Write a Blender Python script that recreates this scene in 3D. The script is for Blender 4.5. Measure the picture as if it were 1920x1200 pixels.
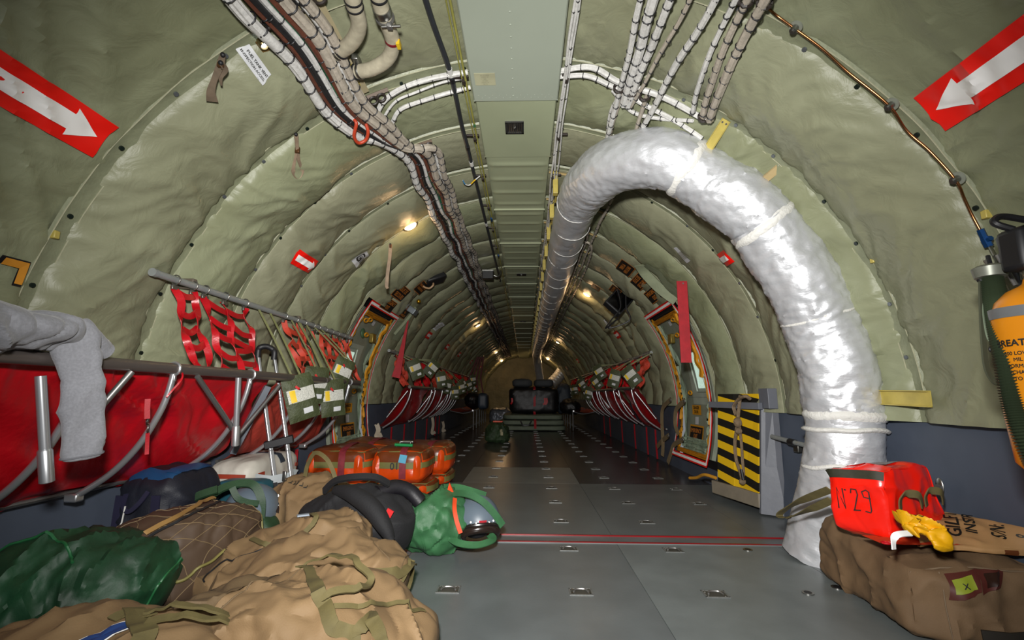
import bpy, bmesh, math, random
from math import sin, cos, pi, sqrt, atan2, radians
from mathutils import Vector, Matrix, noise
V = Vector
SC = bpy.context.scene
COL = SC.collection
for o in list(bpy.data.objects): bpy.data.objects.remove(o)
rnd = random.Random(7)
ORDW = ['first', 'second', 'third', 'fourth', 'fifth', 'sixth', 'seventh', 'eighth', 'ninth', 'tenth', 'eleventh', 'twelfth', 'thirteenth', 'fourteenth']

# ------------------------------------------------------------------ camera
EYE = V((0.05, 0.0, 0.75)); F = 858.0
_d = V(((985-960)/F, -(742-600)/F, 1.0)).normalized()      # aisle direction seen by the lens
_z = (V((0, 1, 0)) - _d*_d.y).normalized()
_x = V((_d.y*_z.z-_d.z*_z.y, _d.z*_z.x-_d.x*_z.z, _d.x*_z.y-_d.y*_z.x))
if _x.x < 0: _x = -_x
def ray(x, y):
    v = V(((x-960)/F, -(y-600)/F, 1.0)); return V((_x.dot(v), _d.dot(v), _z.dot(v)))
def atY(x, y, Y): r = ray(x, y); return EYE + r*(Y/r.y)
def atX(x, y, X): r = ray(x, y); return EYE + r*((X-EYE.x)/r.x)
def atZ(x, y, Z): r = ray(x, y); return EYE + r*((Z-EYE.z)/r.z)
cam = bpy.data.cameras.new('camera'); camo = bpy.data.objects.new('camera', cam); COL.objects.link(camo)
cam.lens = F/1920*36; cam.sensor_width = 36; cam.clip_start = .02
camo.matrix_world = Matrix(((_x.x, _x.y, -_x.z, EYE.x), (_d.x, _d.y, -_d.z, EYE.y), (_z.x, _z.y, -_z.z, EYE.z), (0, 0, 0, 1)))
SC.camera = camo
SC.view_settings.view_transform = 'Standard'; SC.view_settings.look = 'None'
SC.view_settings.exposure = 0.0; SC.view_settings.gamma = 1; SC.view_settings.use_curve_mapping = False

# ------------------------------------------------------------------ light
wd = bpy.data.worlds.new('world'); SC.world = wd; wd.use_nodes = True
wd.node_tree.nodes['Background'].inputs[0].default_value = (.8, .85, .9, 1)
wd.node_tree.nodes['Background'].inputs[1].default_value = .25
def lamp(kind, name, loc, power, color=(1, 1, 1), size=.1, rot=None, spot=None, blend=.5, linear=False):
    l = bpy.data.lights.new(name, kind); l.energy = power; l.color = color
    if kind == 'AREA': l.size = size; l.shape = 'DISK'
    else: l.shadow_soft_size = size
    if spot: l.spot_size = spot; l.spot_blend = blend
    if linear:
        l.use_nodes = True; nt = l.node_tree; fo = nt.nodes.new('ShaderNodeLightFalloff'); fo.inputs[0].default_value = 1
        fo.inputs[1].default_value = linear
        nt.links.new(fo.outputs['Quadratic'], nt.nodes['Emission'].inputs['Strength'])
    o = bpy.data.objects.new(name, l); COL.objects.link(o); o.location = loc
    if rot is not None: o.rotation_euler = rot
    return o
def aim(o, p): o.rotation_euler = (V(p)-o.location).to_track_quat('-Z', 'Y').to_euler()
fl = lamp('SPOT', 'camera_flash', (.0, -.04, 1.0), 600, (1, .98, .95), .05, spot=radians(118), blend=1.0, linear=1.6)
aim(fl, (.02, 4, 1.02))

# ------------------------------------------------------------------ helpers
def tag(o, label=None, cat=None, group=None, kind=None):
    if label: o['label'] = label
    if cat: o['category'] = cat
    if group: o['group'] = group
    if kind: o['kind'] = kind
    return o
def thing(name, label, cat, loc=(0, 0, 0), group=None):
    o = bpy.data.objects.new(name, None); COL.objects.link(o); o.location = loc; o.empty_display_size = .05
    return tag(o, label, cat, group)
class MB:
    def __init__(s): s.v = []; s.f = []; s.m = []
    def add(s, vs, fs, mi=0):
        b = len(s.v); s.v += [tuple(p) for p in vs]; s.f += [tuple(i+b for i in f) for f in fs]; s.m += [mi]*len(fs); return s
    def grid(s, rows, cu=False, cv=False, mi=0, flip=False):
        n = len(rows); m = len(rows[0]); fs = []
        for i in range(n if cu else n-1):
            for j in range(m if cv else m-1):
                a = i*m+j; b = i*m+(j+1) % m; c = ((i+1) % n)*m+(j+1) % m; d = ((i+1) % n)*m+j
                fs.append((a, d, c, b) if flip else (a, b, c, d))
        return s.add([p for r in rows for p in r], fs, mi)
    def box(s, c, d, mi=0, R=None, taper=1):
        hx, hy, hz = d[0]/2, d[1]/2, d[2]/2
        vs = [V((x*hx*(taper if z > 0 else 1), y*hy*(taper if z > 0 else 1), z*hz)) for x in (-1, 1) for y in (-1, 1) for z in (-1, 1)]
        if R is not None: vs = [R@p for p in vs]
        return s.add([p+V(c) for p in vs], [(0, 1, 3, 2), (4, 6, 7, 5), (0, 4, 5, 1), (2, 3, 7, 6), (0, 2, 6, 4), (1, 5, 7, 3)], mi)
    def tube(s, pts, r, n=10, mi=0, caps=True):
        pts = [V(p) for p in pts]; N = len(pts); rr = r if isinstance(r, (list, tuple)) else [r]*N
        t0 = (pts[1]-pts[0]).normalized(); up = V((0, 0, 1)) if abs(t0.z) < .9 else V((1, 0, 0)); a = t0.cross(up).normalized()
        rows = []
        for i, p in enumerate(pts):
            t = (pts[min(i+1, N-1)]-pts[max(i-1, 0)]).normalized()
            a = (a-t*a.dot(t)).normalized(); b = t.cross(a)
            rows.append([p+(a*cos(2*pi*k/n)+b*sin(2*pi*k/n))*rr[i] for k in range(n)])
        s.grid(rows, cv=True, mi=mi, flip=True)
        if caps:
            s.add(rows[0], [tuple(range(n))], mi); s.add(rows[-1], [tuple(reversed(range(n)))], mi)
        return s
    def prism(s, poly, ext, mi=0):
        n = len(poly); poly = [V(p) for p in poly]; ext = V(ext)
        s.add(poly+[p+ext for p in poly], [tuple(reversed(range(n))), tuple(range(n, 2*n))]+[(i, (i+1) % n, n+(i+1) % n, n+i) for i in range(n)], mi); return s
    def sphere(s, c, r, n=12, mi=0, sc=(1, 1, 1), R=None):
        rows = []
        for i in range(n+1):
            t = pi*i/n; row = []
            for j in range(2*n):
                p = V((sin(t)*cos(pi*j/n)*r*sc[0], sin(t)*sin(pi*j/n)*r*sc[1], cos(t)*r*sc[2]))
                if R is not None: p = R@p
                row.append(p+V(c))
            rows.append(row)
        return s.grid(rows, cv=True, mi=mi, flip=True)
    def cyl(s, a, b, r, n=16, mi=0): return s.tube([a, b], r, n, mi)
    def build(s, name, mats, parent=None, smooth=True, bevel=0, auto=True):
        me = bpy.data.meshes.new(name); me.from_pydata(s.v, [], s.f)
        mats = mats if isinstance(mats, (list, tuple)) else [mats]
        for m in mats: me.materials.append(m)
        for p, mi in zip(me.polygons, s.m): p.material_index = mi; p.use_smooth = smooth
        bm = bmesh.new(); bm.from_mesh(me); bmesh.ops.remove_doubles(bm, verts=bm.verts, dist=1e-5)
        bmesh.ops.recalc_face_normals(bm, faces=bm.faces) if auto else None
        bm.to_mesh(me); bm.free()
        if smooth: me.set_sharp_from_angle(angle=radians(40))
        o = bpy.data.objects.new(name, me); COL.objects.link(o)
        if bevel:
            md = o.modifiers.new('bevel', 'BEVEL'); md.width = bevel; md.segments = 2; md.limit_method = 'ANGLE'; md.angle_limit = radians(50)
        if parent is not None: adopt(o, parent)
        return o
def adopt(o, parent):
    o.parent = parent
    m = Matrix.Translation(parent.location) if parent.parent is None else (parent.matrix_parent_inverse)
    if parent.parent is None: o.matrix_parent_inverse = Matrix.Translation(-V(parent.location))
    else: o.matrix_parent_inverse = Matrix.Identity(4)      # sub-parts: same mesh space as their part
def kids(o): return [c for c in bpy.data.objects if c.parent == o]
def copy_tree(o, parent=None):
    c = o.copy(); COL.objects.link(c)
    if parent is not None: c.parent = parent; c.matrix_parent_inverse = o.matrix_parent_inverse.copy()
    for ch in kids(o): copy_tree(ch, c)
    return c
def cr(pts, n=8):                                        # Catmull-Rom through points of any dimension
    P = [tuple(p) for p in pts]; out = []
    if len(P) < 3: return [V(p) if len(p) == 3 else p for p in P]
    for i in range(len(P)-1):
        a = P[max(i-1, 0)]; b = P[i]; c = P[i+1]; d = P[min(i+2, len(P)-1)]
        for k in range(n):
            t = k/n; out.append(tuple(.5*(2*b[j]+(c[j]-a[j])*t+(2*a[j]-5*b[j]+4*c[j]-d[j])*t*t+(-a[j]+3*b[j]-3*c[j]+d[j])*t**3) for j in range(len(b))))
    out.append(P[-1])
    return [V(p) if len(p) == 3 else p for p in out]
def ribbon(mb, pts, w, th=.003, nrm=None, mi=0, side=None):      # strap: centre line, width, thickness
    pts = [V(p) for p in pts]; N = len(pts); rows = []
    for i, p in enumerate(pts):
        t = (pts[min(i+1, N-1)]-pts[max(i-1, 0)]).normalized()
        nn = V(nrm[i]) if isinstance(nrm, list) else V(nrm if nrm is not None else (0, 0, 1))
        b = V(side[i]) if isinstance(side, list) else (V(side) if side is not None else t.cross(nn))
        b = b-t*b.dot(t)
        if b.length < 1e-6: b = t.orthogonal()
        b.normalize(); nn = b.cross(t).normalized()
        ww = w[i] if isinstance(w, (list, tuple)) else w
        rows.append([p+b*ww/2+nn*th/2, p-b*ww/2+nn*th/2, p-b*ww/2-nn*th/2, p+b*ww/2-nn*th/2])
    mb.grid(rows, cv=True, mi=mi); mb.add(rows[0], [(0, 1, 2, 3)], mi); mb.add(rows[-1], [(3, 2, 1, 0)], mi)
    return mb
def hexc(h):
    h = h.lstrip('#'); c = [int(h[i:i+2], 16)/255 for i in (0, 2, 4)]
    return tuple(x/12.92 if x <= .04045 else ((x+.055)/1.055)**2.4 for x in c)+(1,)
_mats = {}
def mat(name, col, rough=.7, metal=0, var=.12, vscale=8, bump=0, bscale=60, detail=3, spec=.5, kind='noise', emit=0, col2=None, coat=0, stretch=None, sheen=0, dist=.01, alpha=1, trans=0):
    if name in _mats: return _mats[name]
    m = bpy.data.materials.new(name); m.use_nodes = True; nt = m.node_tree; B = nt.nodes['Principled BSDF']; L = nt.links
    c = hexc(col) if isinstance(col, str) else tuple(col)+(1,)
    B.inputs['Base Color'].default_value = c; B.inputs['Roughness'].default_value = rough; B.inputs['Metallic'].default_value = metal
    B.inputs['Specular IOR Level'].default_value = spec; B.inputs['Coat Weight'].default_value = coat; B.inputs['Sheen Weight'].default_value = sheen
    B.inputs['Transmission Weight'].default_value = trans
    tc = nt.nodes.new('ShaderNodeTexCoord'); vec = tc.outputs['Object']
    if stretch:
        mp = nt.nodes.new('ShaderNodeMapping'); mp.inputs['Scale'].default_value = stretch; L.new(vec, mp.inputs[0]); vec = mp.outputs[0]
    if var or col2:
        nz = nt.nodes.new('ShaderNodeTexNoise'); nz.inputs['Scale'].default_value = vscale; nz.inputs['Detail'].default_value = 4; L.new(vec, nz.inputs['Vector'])
        rp = nt.nodes.new('ShaderNodeValToRGB'); rp.color_ramp.elements[0].position = .35; rp.color_ramp.elements[1].position = .68
        lo = tuple(x*(1-var) for x in c[:3])+(1,); hi = tuple(min(1, x*(1+var)) for x in c[:3])+(1,)
        if col2: hi = hexc(col2)
        rp.color_ramp.elements[0].color = lo; rp.color_ramp.elements[1].color = hi
        L.new(nz.outputs[0], rp.inputs[0]); L.new(rp.outputs[0], B.inputs['Base Color'])
    if bump:
        if kind == 'noise':
            t = nt.nodes.new('ShaderNodeTexNoise'); t.inputs['Scale'].default_value = bscale; t.inputs['Detail'].default_value = detail; out = t.outputs[0]
        elif kind == 'voronoi':
            t = nt.nodes.new('ShaderNodeTexVoronoi'); t.inputs['Scale'].default_value = bscale; out = t.outputs[0]
        elif kind == 'wave':
            t = nt.nodes.new('ShaderNodeTexWave'); t.inputs['Scale'].default_value = bscale; t.inputs['Distortion'].default_value = 1; out = t.outputs[1]
        L.new(vec, t.inputs['Vector'])
        bp = nt.nodes.new('ShaderNodeBump'); bp.inputs['Strength'].default_value = bump; bp.inputs['Distance'].default_value = dist
        L.new(out, bp.inputs['Height']); L.new(bp.outputs[0], B.inputs['Normal'])
    if emit:
        B.inputs['Emission Color'].default_value = c; B.inputs['Emission Strength'].default_value = emit
    _mats[name] = m; return m
G = {}
def glyphs(s, size=1.0, font=None, align='CENTER', spacing=1.0):       # writing as flat faces: (verts, faces) centred on 0,0
    cu = bpy.data.curves.new('writing', 'FONT'); cu.body = s; cu.size = size; cu.align_x = align; cu.align_y = 'CENTER'; cu.resolution_u = 3
    cu.space_line = spacing
    o = bpy.data.objects.new('writing', cu); COL.objects.link(o)
    me = o.to_mesh(); vs = [v.co.copy() for v in me.vertices]; fs = [tuple(p.vertices) for p in me.polygons]
    o.to_mesh_clear(); bpy.data.objects.remove(o); bpy.data.curves.remove(cu); return vs, fs
def write(mb, s, size, fn, mi=0, align='CENTER', sx=1, bold=0, spacing=1.0):                # fn maps (u, v) on the label to a point
    vs, fs = glyphs(s, size, align=align, spacing=spacing)
    mb.add([fn(p.x*sx, p.y) for p in vs], fs, mi)
    if bold:
        for dx, dy in ((bold, 0), (0, bold), (-bold, 0), (0, -bold)): mb.add([fn(p.x*sx+dx, p.y+dy) for p in vs], fs, mi)

# ------------------------------------------------------------------ cabin shell
RH, ZC, Y0, DY = 1.72, .65, 1.48, .508
THM = radians(84); ARC = RH*THM; YFAR = 19.3; YNEAR = -.9
def ridge(x, y, z): return 1-abs(noise.noise(V((x, y, z))))*2
def smooth(a, b, x):
    t = min(1, max(0, (x-a)/(b-a))); return t*t*(3-2*t)
def hatch_zone(th, Y): return 4.06 < Y < 5.02 and th*RH < 1.06
def hull_in(s, th, Y):                                     # how far the quilt stands inwards of the frame radius
    if hatch_zone(th, Y): return -.075
    q = (Y-Y0)/DY; k = math.floor(q); u = q-k; arc = th*RH
    near = Y < Y0
    pil = max(0, 4*u*(1-u))**.6
    B = .078
    if near: q2 = (Y-YNEAR)/(Y0-YNEAR); pil = max(0, 4*q2*(1-q2))**.35; B = .04
    seed = 17*s+k*3.1
    far = smooth(12, 5, Y); ease = 1-.65*smooth(50, 57, math.degrees(th))
    d = B*pil*(1+.35*noise.noise(V((arc*1.7, seed, 2))))
    if th > radians(60) and not near:                        # small square pillows beside the centre duct
        w = (th-radians(66))/(THM-radians(66)); g = smooth(60, 66, math.degrees(th)); d *= 1-g*(1-(.30+.35*max(0, 4*w*(1-w))**.5) if w > 0 else g*.7)
    d += .032*ease*pil*noise.noise(V((arc*3.3, Y*3.2, seed)))
    # soft folds: long across, broken, gathered at the seams
    w1 = noise.noise(V((arc*1.4, Y*2.2, s*3)))
    f1 = ridge(arc*4.2+w1*1.5+Y*(3.0 if near else 1.2), Y*1.4, seed*.7+5)
    d += (.048 if near else .032)*ease*max(0, f1-.35)*pil**.5
    if far > 0:
        f2 = ridge(arc*13+w1*4, Y*2.4+arc*1.5, seed+9); d += far*.010*ease*max(0, f2-.3)*(1-.55*pil)*(1.0 if not near else .5)
        f3 = ridge(arc*7+Y*6*s+w1*3, Y*4, seed+21); d += far*.012*ease*max(0, f3-.40)
        if Y < 2.6: f4 = ridge(arc*11-Y*5+w1*5, Y*3.0-arc*1.2, seed+33); d += .012*max(0, f4-.55)*(1.4 if s > 0 else .8)
    return d-.012
def hullp(s, th, Y, off=0):                                 # point on the quilt, off = metres towards the aisle
    r = RH-hull_in(s, th, Y)-off
    return V((s*r*cos(th), Y, ZC+r*sin(th)))
def frp(s, th, Y, off=0): return V((s*(RH-off)*cos(th), Y, ZC+(RH-off)*sin(th)))
def onhull(x, y, R=1.69):                                    # picture point -> (side, angle, station) on the shell
    r = ray(x, y); ox, oz = EYE.x, EYE.z-ZC; A = r.x**2+r.z**2; Bq = 2*(ox*r.x+oz*r.z); C = ox*ox+oz*oz-R*R
    t = (-Bq+sqrt(Bq*Bq-4*A*C))/(2*A); p = EYE+r*t
    return (1 if p.x > 0 else -1), atan2(p.z-ZC, abs(p.x)), p.y
def vdist(s, th, Y): return hullp(s, th, Y)

QUILT = bpy.data.materials.new('olive_quilted_nylon')
def quilt_nodes(m, c1, c2, c3):
    m.use_nodes = True; nt = m.node_tree; B = nt.nodes['Principled BSDF']; L = nt.links
    tc = nt.nodes.new('ShaderNodeTexCoord')
    n1 = nt.nodes.new('ShaderNodeTexNoise'); n1.inputs['Scale'].default_value = 1.7; n1.inputs['Detail'].default_value = 5; L.new(tc.outputs['Object'], n1.inputs[0])
    r1 = nt.nodes.new('ShaderNodeValToRGB'); r1.color_ramp.elements[0].position = .36; r1.color_ramp.elements[0].color = hexc(c1)
    r1.color_ramp.elements[1].position = .66; r1.color_ramp.elements[1].color = hexc(c2); L.new(n1.outputs[0], r1.inputs[0])
    # each bay of blanket was made from a slightly different lot of cloth
    sx = nt.nodes.new('ShaderNodeSeparateXYZ'); L.new(tc.outputs['Object'], sx.inputs[0])
    a = nt.nodes.new('ShaderNodeMath'); a.operation = 'SUBTRACT'; a.inputs[1].default_value = Y0; L.new(sx.outputs[1], a.inputs[0])
    b = nt.nodes.new('ShaderNodeMath'); b.operation = 'DIVIDE'; b.inputs[1].default_value = DY; L.new(a.outputs[0], b.inputs[0])
    f = nt.nodes.new('ShaderNodeMath'); f.operation = 'FLOOR'; L.new(b.outputs[0], f.inputs[0])
    wn = nt.nodes.new('ShaderNodeTexWhiteNoise'); wn.noise_dimensions = '1D'; L.new(f.outputs[0], wn.inputs['W'])
    mx = nt.nodes.new('ShaderNodeMix'); mx.data_type = 'RGBA'; mx.inputs[7].default_value = hexc(c3)
    ml = nt.nodes.new('ShaderNodeMath'); ml.operation = 'MULTIPLY'; ml.inputs[1].default_value = .75; L.new(wn.outputs[0], ml.inputs[0])
    L.new(ml.outputs[0], mx.inputs[0]); L.new(r1.outputs[0], mx.inputs[6]); L.new(mx.outputs[2], B.inputs['Base Color'])
    B.inputs['Roughness'].default_value = .42; B.inputs['Specular IOR Level'].default_value = .35
    w = nt.nodes.new('ShaderNodeTexNoise'); w.inputs['Scale'].default_value = 9; w.inputs['Detail'].default_value = 5; w.inputs['Distortion'].default_value = 1.5; L.new(tc.outputs['Object'], w.inputs[0])
    bp = nt.nodes.new('ShaderNodeBump'); bp.inputs['Strength'].default_value = .5; bp.inputs['Distance'].default_value = .012; L.new(w.outputs[0], bp.inputs['Height'])
    w2 = nt.nodes.new('ShaderNodeTexNoise'); w2.inputs['Scale'].default_value = 500; L.new(tc.outputs['Object'], w2.inputs[0])
    b2 = nt.nodes.new('ShaderNodeBump'); b2.inputs['Strength'].default_value = .15; b2.inputs['Distance'].default_value = .001; L.new(w2.outputs[0], b2.inputs['Height'])
    L.new(bp.outputs[0], b2.inputs['Normal']); L.new(b2.outputs[0], B.inputs['Normal'])
quilt_nodes(QUILT, '#7d8163', '#8f9477', '#86846f')
PIPING = mat('cream_edge_piping', '#a5a489', .7, var=.1, vscale=40)
FLAP = mat('olive_flap_tape', '#80846a', .45, var=.12, vscale=10, bump=.3, bscale=40)
SNAPD = mat('black_snap', '#15201c', .3); SNAPG = mat('grey_snap', '#777c80', .35, metal=.6)
NAVY = mat('blue_grey_liner', '#49515f', .55, var=.10, vscale=3, bump=.25, bscale=6, dist=.02)

for s, side in ((-1, 'left'), (1, 'right')):
    mb = MB()
    ys = []
    y = YNEAR
    while y < Y0-.001: ys.append(y); y += .0297
    nb = int((YFAR-Y0)/DY)
    for k in range(nb+1):
        n = 28 if k < 4 else (18 if k < 9 else 8)
        for i in range(n):
            yy = Y0+DY*(k+i/n)
            if yy < YFAR: ys.append(yy)
    ys.append(YFAR)
    ys = sorted(set(ys+[4.055, 4.065, 5.015, 5.025]))
    nt_ = 170
    rows = []
    for yy in ys: rows.append([hullp(s, THM*j/nt_, yy) for j in range(nt_+1)])
    mb.grid(rows, flip=(s < 0))
    w = mb.build('wall_'+side, QUILT, auto=False); tag(w, kind='structure')
    # seam flaps with piping, every frame
    for k in range(0, 9):
        yy = Y0+DY*k; m2 = MB(); wd_ = .030 if k < 2 else .02 if k < 4 else .012
        for dy, o1 in ((0, 0),):
            rows = []
            for j in range(0, 121):
                th = THM*j/120
                if hatch_zone(th, yy): continue
                wob = .006*noise.noise(V((th*9, yy, s)))
                rows.append([frp(s, th, yy-wd_-.006+wob, .012), frp(s, th, yy-wd_+wob, .022), frp(s, th, yy+wob, .017), frp(s, th, yy+wd_+wob, .022), frp(s, th, yy+wd_+.006+wob, .010)])
            m2.grid(rows)
        fo = m2.build('seam_flap', FLAP, w)
        m3 = MB()
        for e in (-1, 1):
            m3.tube([frp(s, THM*j/120, yy+e*wd_+.006*noise.noise(V((THM*j/120*9, yy, s))), .0225) for j in range(121) if not hatch_zone(THM*j/120, yy)], .0022 if k < 3 else .0016, 5, caps=False)
        m3.build('piping', PIPING, fo)
        if k < 4:
            for j in range(9 if k < 2 else 7):
                th = .12+j*.155+.05*rnd.random()+.02*k; c = frp(s, th, yy+.3*wd_*rnd.choice((-1, 1)), .024); n_ = V((-s*cos(th), 0, -sin(th)))
                if hatch_zone(th, yy): continue
                MB().cyl(c, c+n_*.006, .0085, 12).build('snap_fastener', SNAPD if rnd.random() < .6 else SNAPG, w)
    # lower liner with a cut-out for the hatch
    mb = MB(); X = 1.705
    yl = [YNEAR+i*.1 for i in range(int((4.08-YNEAR)/.1)+1)]+[4.08]
    def liner(ya, yb, n):
        rows = []
        for i in range(n+1):
            yy = ya+(yb-ya)*i/n; r = []
            for j in range(9):
                z = .715*j/8
                r.append(V((s*(X+.012-.012*noise.noise(V((yy*1.1, z*2, s)))-.006*ridge(yy*3, z*2, s*5)+(.03 if j == 8 else 0)-(.045*(1-z/.7))), yy, z+(.004 if j == 8 else 0))))
            rows.append(r)
        mb.grid(rows, flip=(s < 0))
    liner(YNEAR, 4.06, 60); liner(5.02, YFAR, 120)
    mb.grid([[V((s*(1.66+.045*min(1, max(0, z/.7))), yy, z)) for z in (0, .13)] for yy in (4.06, 5.02)], flip=(s < 0))
    bb = mb.build('baseboard_'+side, NAVY, auto=False); tag(bb, kind='structure')

# ---- centre duct panel (the crown)
PAN = mat('pale_green_paint', '#9aa184', .42, var=.05, vscale=3, bump=.05, bscale=8)
PAN2 = mat('grey_green_paint', '#9ba394', .4, var=.04, vscale=2, bump=.05, bscale=5)
RIB = mat('cream_edge_metal', '#b5b795', .4, var=.05)
def fold_panel(name, y0, y1, hw, z, m, side_h=.07, par=None, n=2):
    mb = MB(); rows = []
    for i in range(n+1):
        yy = y0+(y1-y0)*i/n
        rows.append([V((-hw, yy, z+side_h)), V((-hw, yy, z+.006)), V((-hw+.006, yy, z)), V((hw-.006, yy, z)), V((hw, yy, z+.006)), V((hw, yy, z+side_h))])
    mb.grid(rows)
    for yy, fl_ in ((y0, 0), (y1, 1)): mb.add([(-hw, yy, z+side_h), (-hw, yy, z), (hw, yy, z), (hw, yy, z+side_h)], [(0, 1, 2, 3)])
    return mb.build(name, m, par)
cl = MB().box((0, (YNEAR+YFAR)/2, 2.385), (.5, YFAR-YNEAR, .04)).build('ceiling', PAN, smooth=False); tag(cl, kind='structure')
fold_panel('duct_cover_panel', YNEAR+.02, 2.16, .218, 2.262, PAN2, .10, cl)
p2 = fold_panel('duct_cover_panel', 2.162, 2.745, .212, 2.272, PAN, .09, cl)
mb = MB()
for i in range(9): mb.sphere((-.012, 1.60+.065*i, 2.262), .0045, 5, sc=(1, 1, .6))
for i in range(22): mb.sphere((-.19+.018*i, 2.115+.02*(i % 2), 2.262), .0026, 4, sc=(1, 1, .5))
mb.build('rivet_rows', PAN2, cl)
# beaded panels to the far end
def beaded(y0, y1, nb, par):
    mb = MB(); rows = []; L_ = y1-y0; ns = nb*16
    for i in range(ns+1):
        yy = y0+L_*i/ns; ph = (i/ns*nb) % 1; be = math.exp(-((ph-.5)/.11)**2)*.007
        r = []
        for j in range(13):
            x = -.2+.4*j/12; fall = smooth(1, .86, abs(x)/.19)
            r.append(V((x, yy, 2.278-be*fall)))
        rows.append([V((-.208, yy, 2.36)), V((-.206, yy, 2.282))]+r+[V((.206, yy, 2.282)), V((.208, yy, 2.36))])
    mb.grid(rows); return mb.build('beaded_panel', PAN, par)
y = 2.75
while y < YFAR-.9:
    beaded(y, y+.842, 4, cl); 
    if y < 14: MB().box((0, y+.846, 2.272), (.42, .014, .012)).build('joint_strip', PAN, cl, smooth=False)
    y += .85
# far bulkhead, hung with padded olive cloth
m = MB(); rows = []
for i in range(33):
    a = pi*i/32
    rows.append([V((1.75*cos(a)*r, YFAR-.02-.06*abs(noise.noise(V((cos(a)*r*5, sin(a)*r*5, 1)))), .0 if r == 0 else max(0, ZC+1.75*sin(a)*r)-.0)) if r else V((0, YFAR-.02, .2)) for r in (0, .25, .5, .75, 1)])
m.grid(rows); m.grid([[V((x, YFAR-.02, z)) for z in (0, .3, .66)] for x in (-1.75, -.8, 0, .8, 1.75)])
FARQ = mat('khaki_bulkhead_cloth', '#7c7450', .6, var=.2, vscale=3, bump=.8, bscale=5, dist=.05)
wf = m.build('wall_far', FARQ); tag(wf, kind='structure')

# ------------------------------------------------------------------ floor
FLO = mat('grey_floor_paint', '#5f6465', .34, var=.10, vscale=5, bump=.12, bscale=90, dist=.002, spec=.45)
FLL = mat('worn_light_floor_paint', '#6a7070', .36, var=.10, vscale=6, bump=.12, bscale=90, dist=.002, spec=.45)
FLD = mat('floor_dark_reflection', '#3c3a3b', .26, var=.14, vscale=4, bump=.10, bscale=70, dist=.002, spec=.5)  # far floor's dark reflections are put into this base colour
STEEL = mat('brushed_steel', '#9a9a96', .35, metal=1, var=.1, vscale=30)
REDL = mat('deep_red_track', '#7d1015', .3, var=.1)
fl_o = MB().box((0, (YNEAR+YFAR)/2, -.04), (3.5, YFAR-YNEAR, .07)).build('floor', FLD, smooth=False); tag(fl_o, kind='structure')
def fpanel(x0, x1, y0, y1, m, z=0.0):
    g = .0012
    MB().box(((x0+x1)/2, (y0+y1)/2, z-.003), (x1-x0-2*g, y1-y0-2*g, .006)).build('floor_panel', m, fl_o, smooth=False)
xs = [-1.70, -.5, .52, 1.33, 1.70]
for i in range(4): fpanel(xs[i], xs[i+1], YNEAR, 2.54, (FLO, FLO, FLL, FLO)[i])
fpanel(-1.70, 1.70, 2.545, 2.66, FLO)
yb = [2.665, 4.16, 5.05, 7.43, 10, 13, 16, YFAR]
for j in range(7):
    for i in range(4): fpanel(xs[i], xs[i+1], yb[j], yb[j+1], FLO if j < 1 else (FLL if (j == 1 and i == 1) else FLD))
for yy, w_ in ((2.535, .012), (2.655, .010)):
    MB().box((0, yy, .003), (3.3, w_, .006)).build('red_track_strip', REDL, fl_o, smooth=False)
    MB().box((0, yy+(-.012 if yy < 2.6 else .010), .002), (3.3, .004, .004)).build('track_edge', FLL, fl_o, smooth=False)

# ================================================================== overhead things
def oh(x, y, R=1.66):
    s, th, Y = onhull(x, y, R); return V((s*R*cos(th), Y, ZC+R*sin(th)))
def onR(X, Y, R=1.66): return V((X, Y, ZC+sqrt(max(0, R*R-X*X))))
ALU = mat('bright_aluminium', '#c9cbcd', .28, metal=.85, var=.05)
DALU = mat('dull_aluminium', '#8b8a88', .4, metal=.8, var=.1)
BLK = mat('black_rubber', '#17171a', .5, var=.1)
YEL = mat('zinc_chromate_yellow', '#b5a452', .45, var=.12, vscale=15)
SILV = mat('silver_insulation_film', '#d2d4d8', .40, metal=.5, var=.05, vscale=6, bump=.45, bscale=13, detail=5, dist=.012, stretch=(1, 1, 2))
SILW = mat('white_cotton_wrap', '#d6d5d0', .7, var=.06, bump=.5, bscale=60)
duct = thing('insulated_air_duct', 'large silver foil air duct rising up the right wall and running aft under the ceiling', 'duct', (1.45, 2.3, 0))
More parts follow.
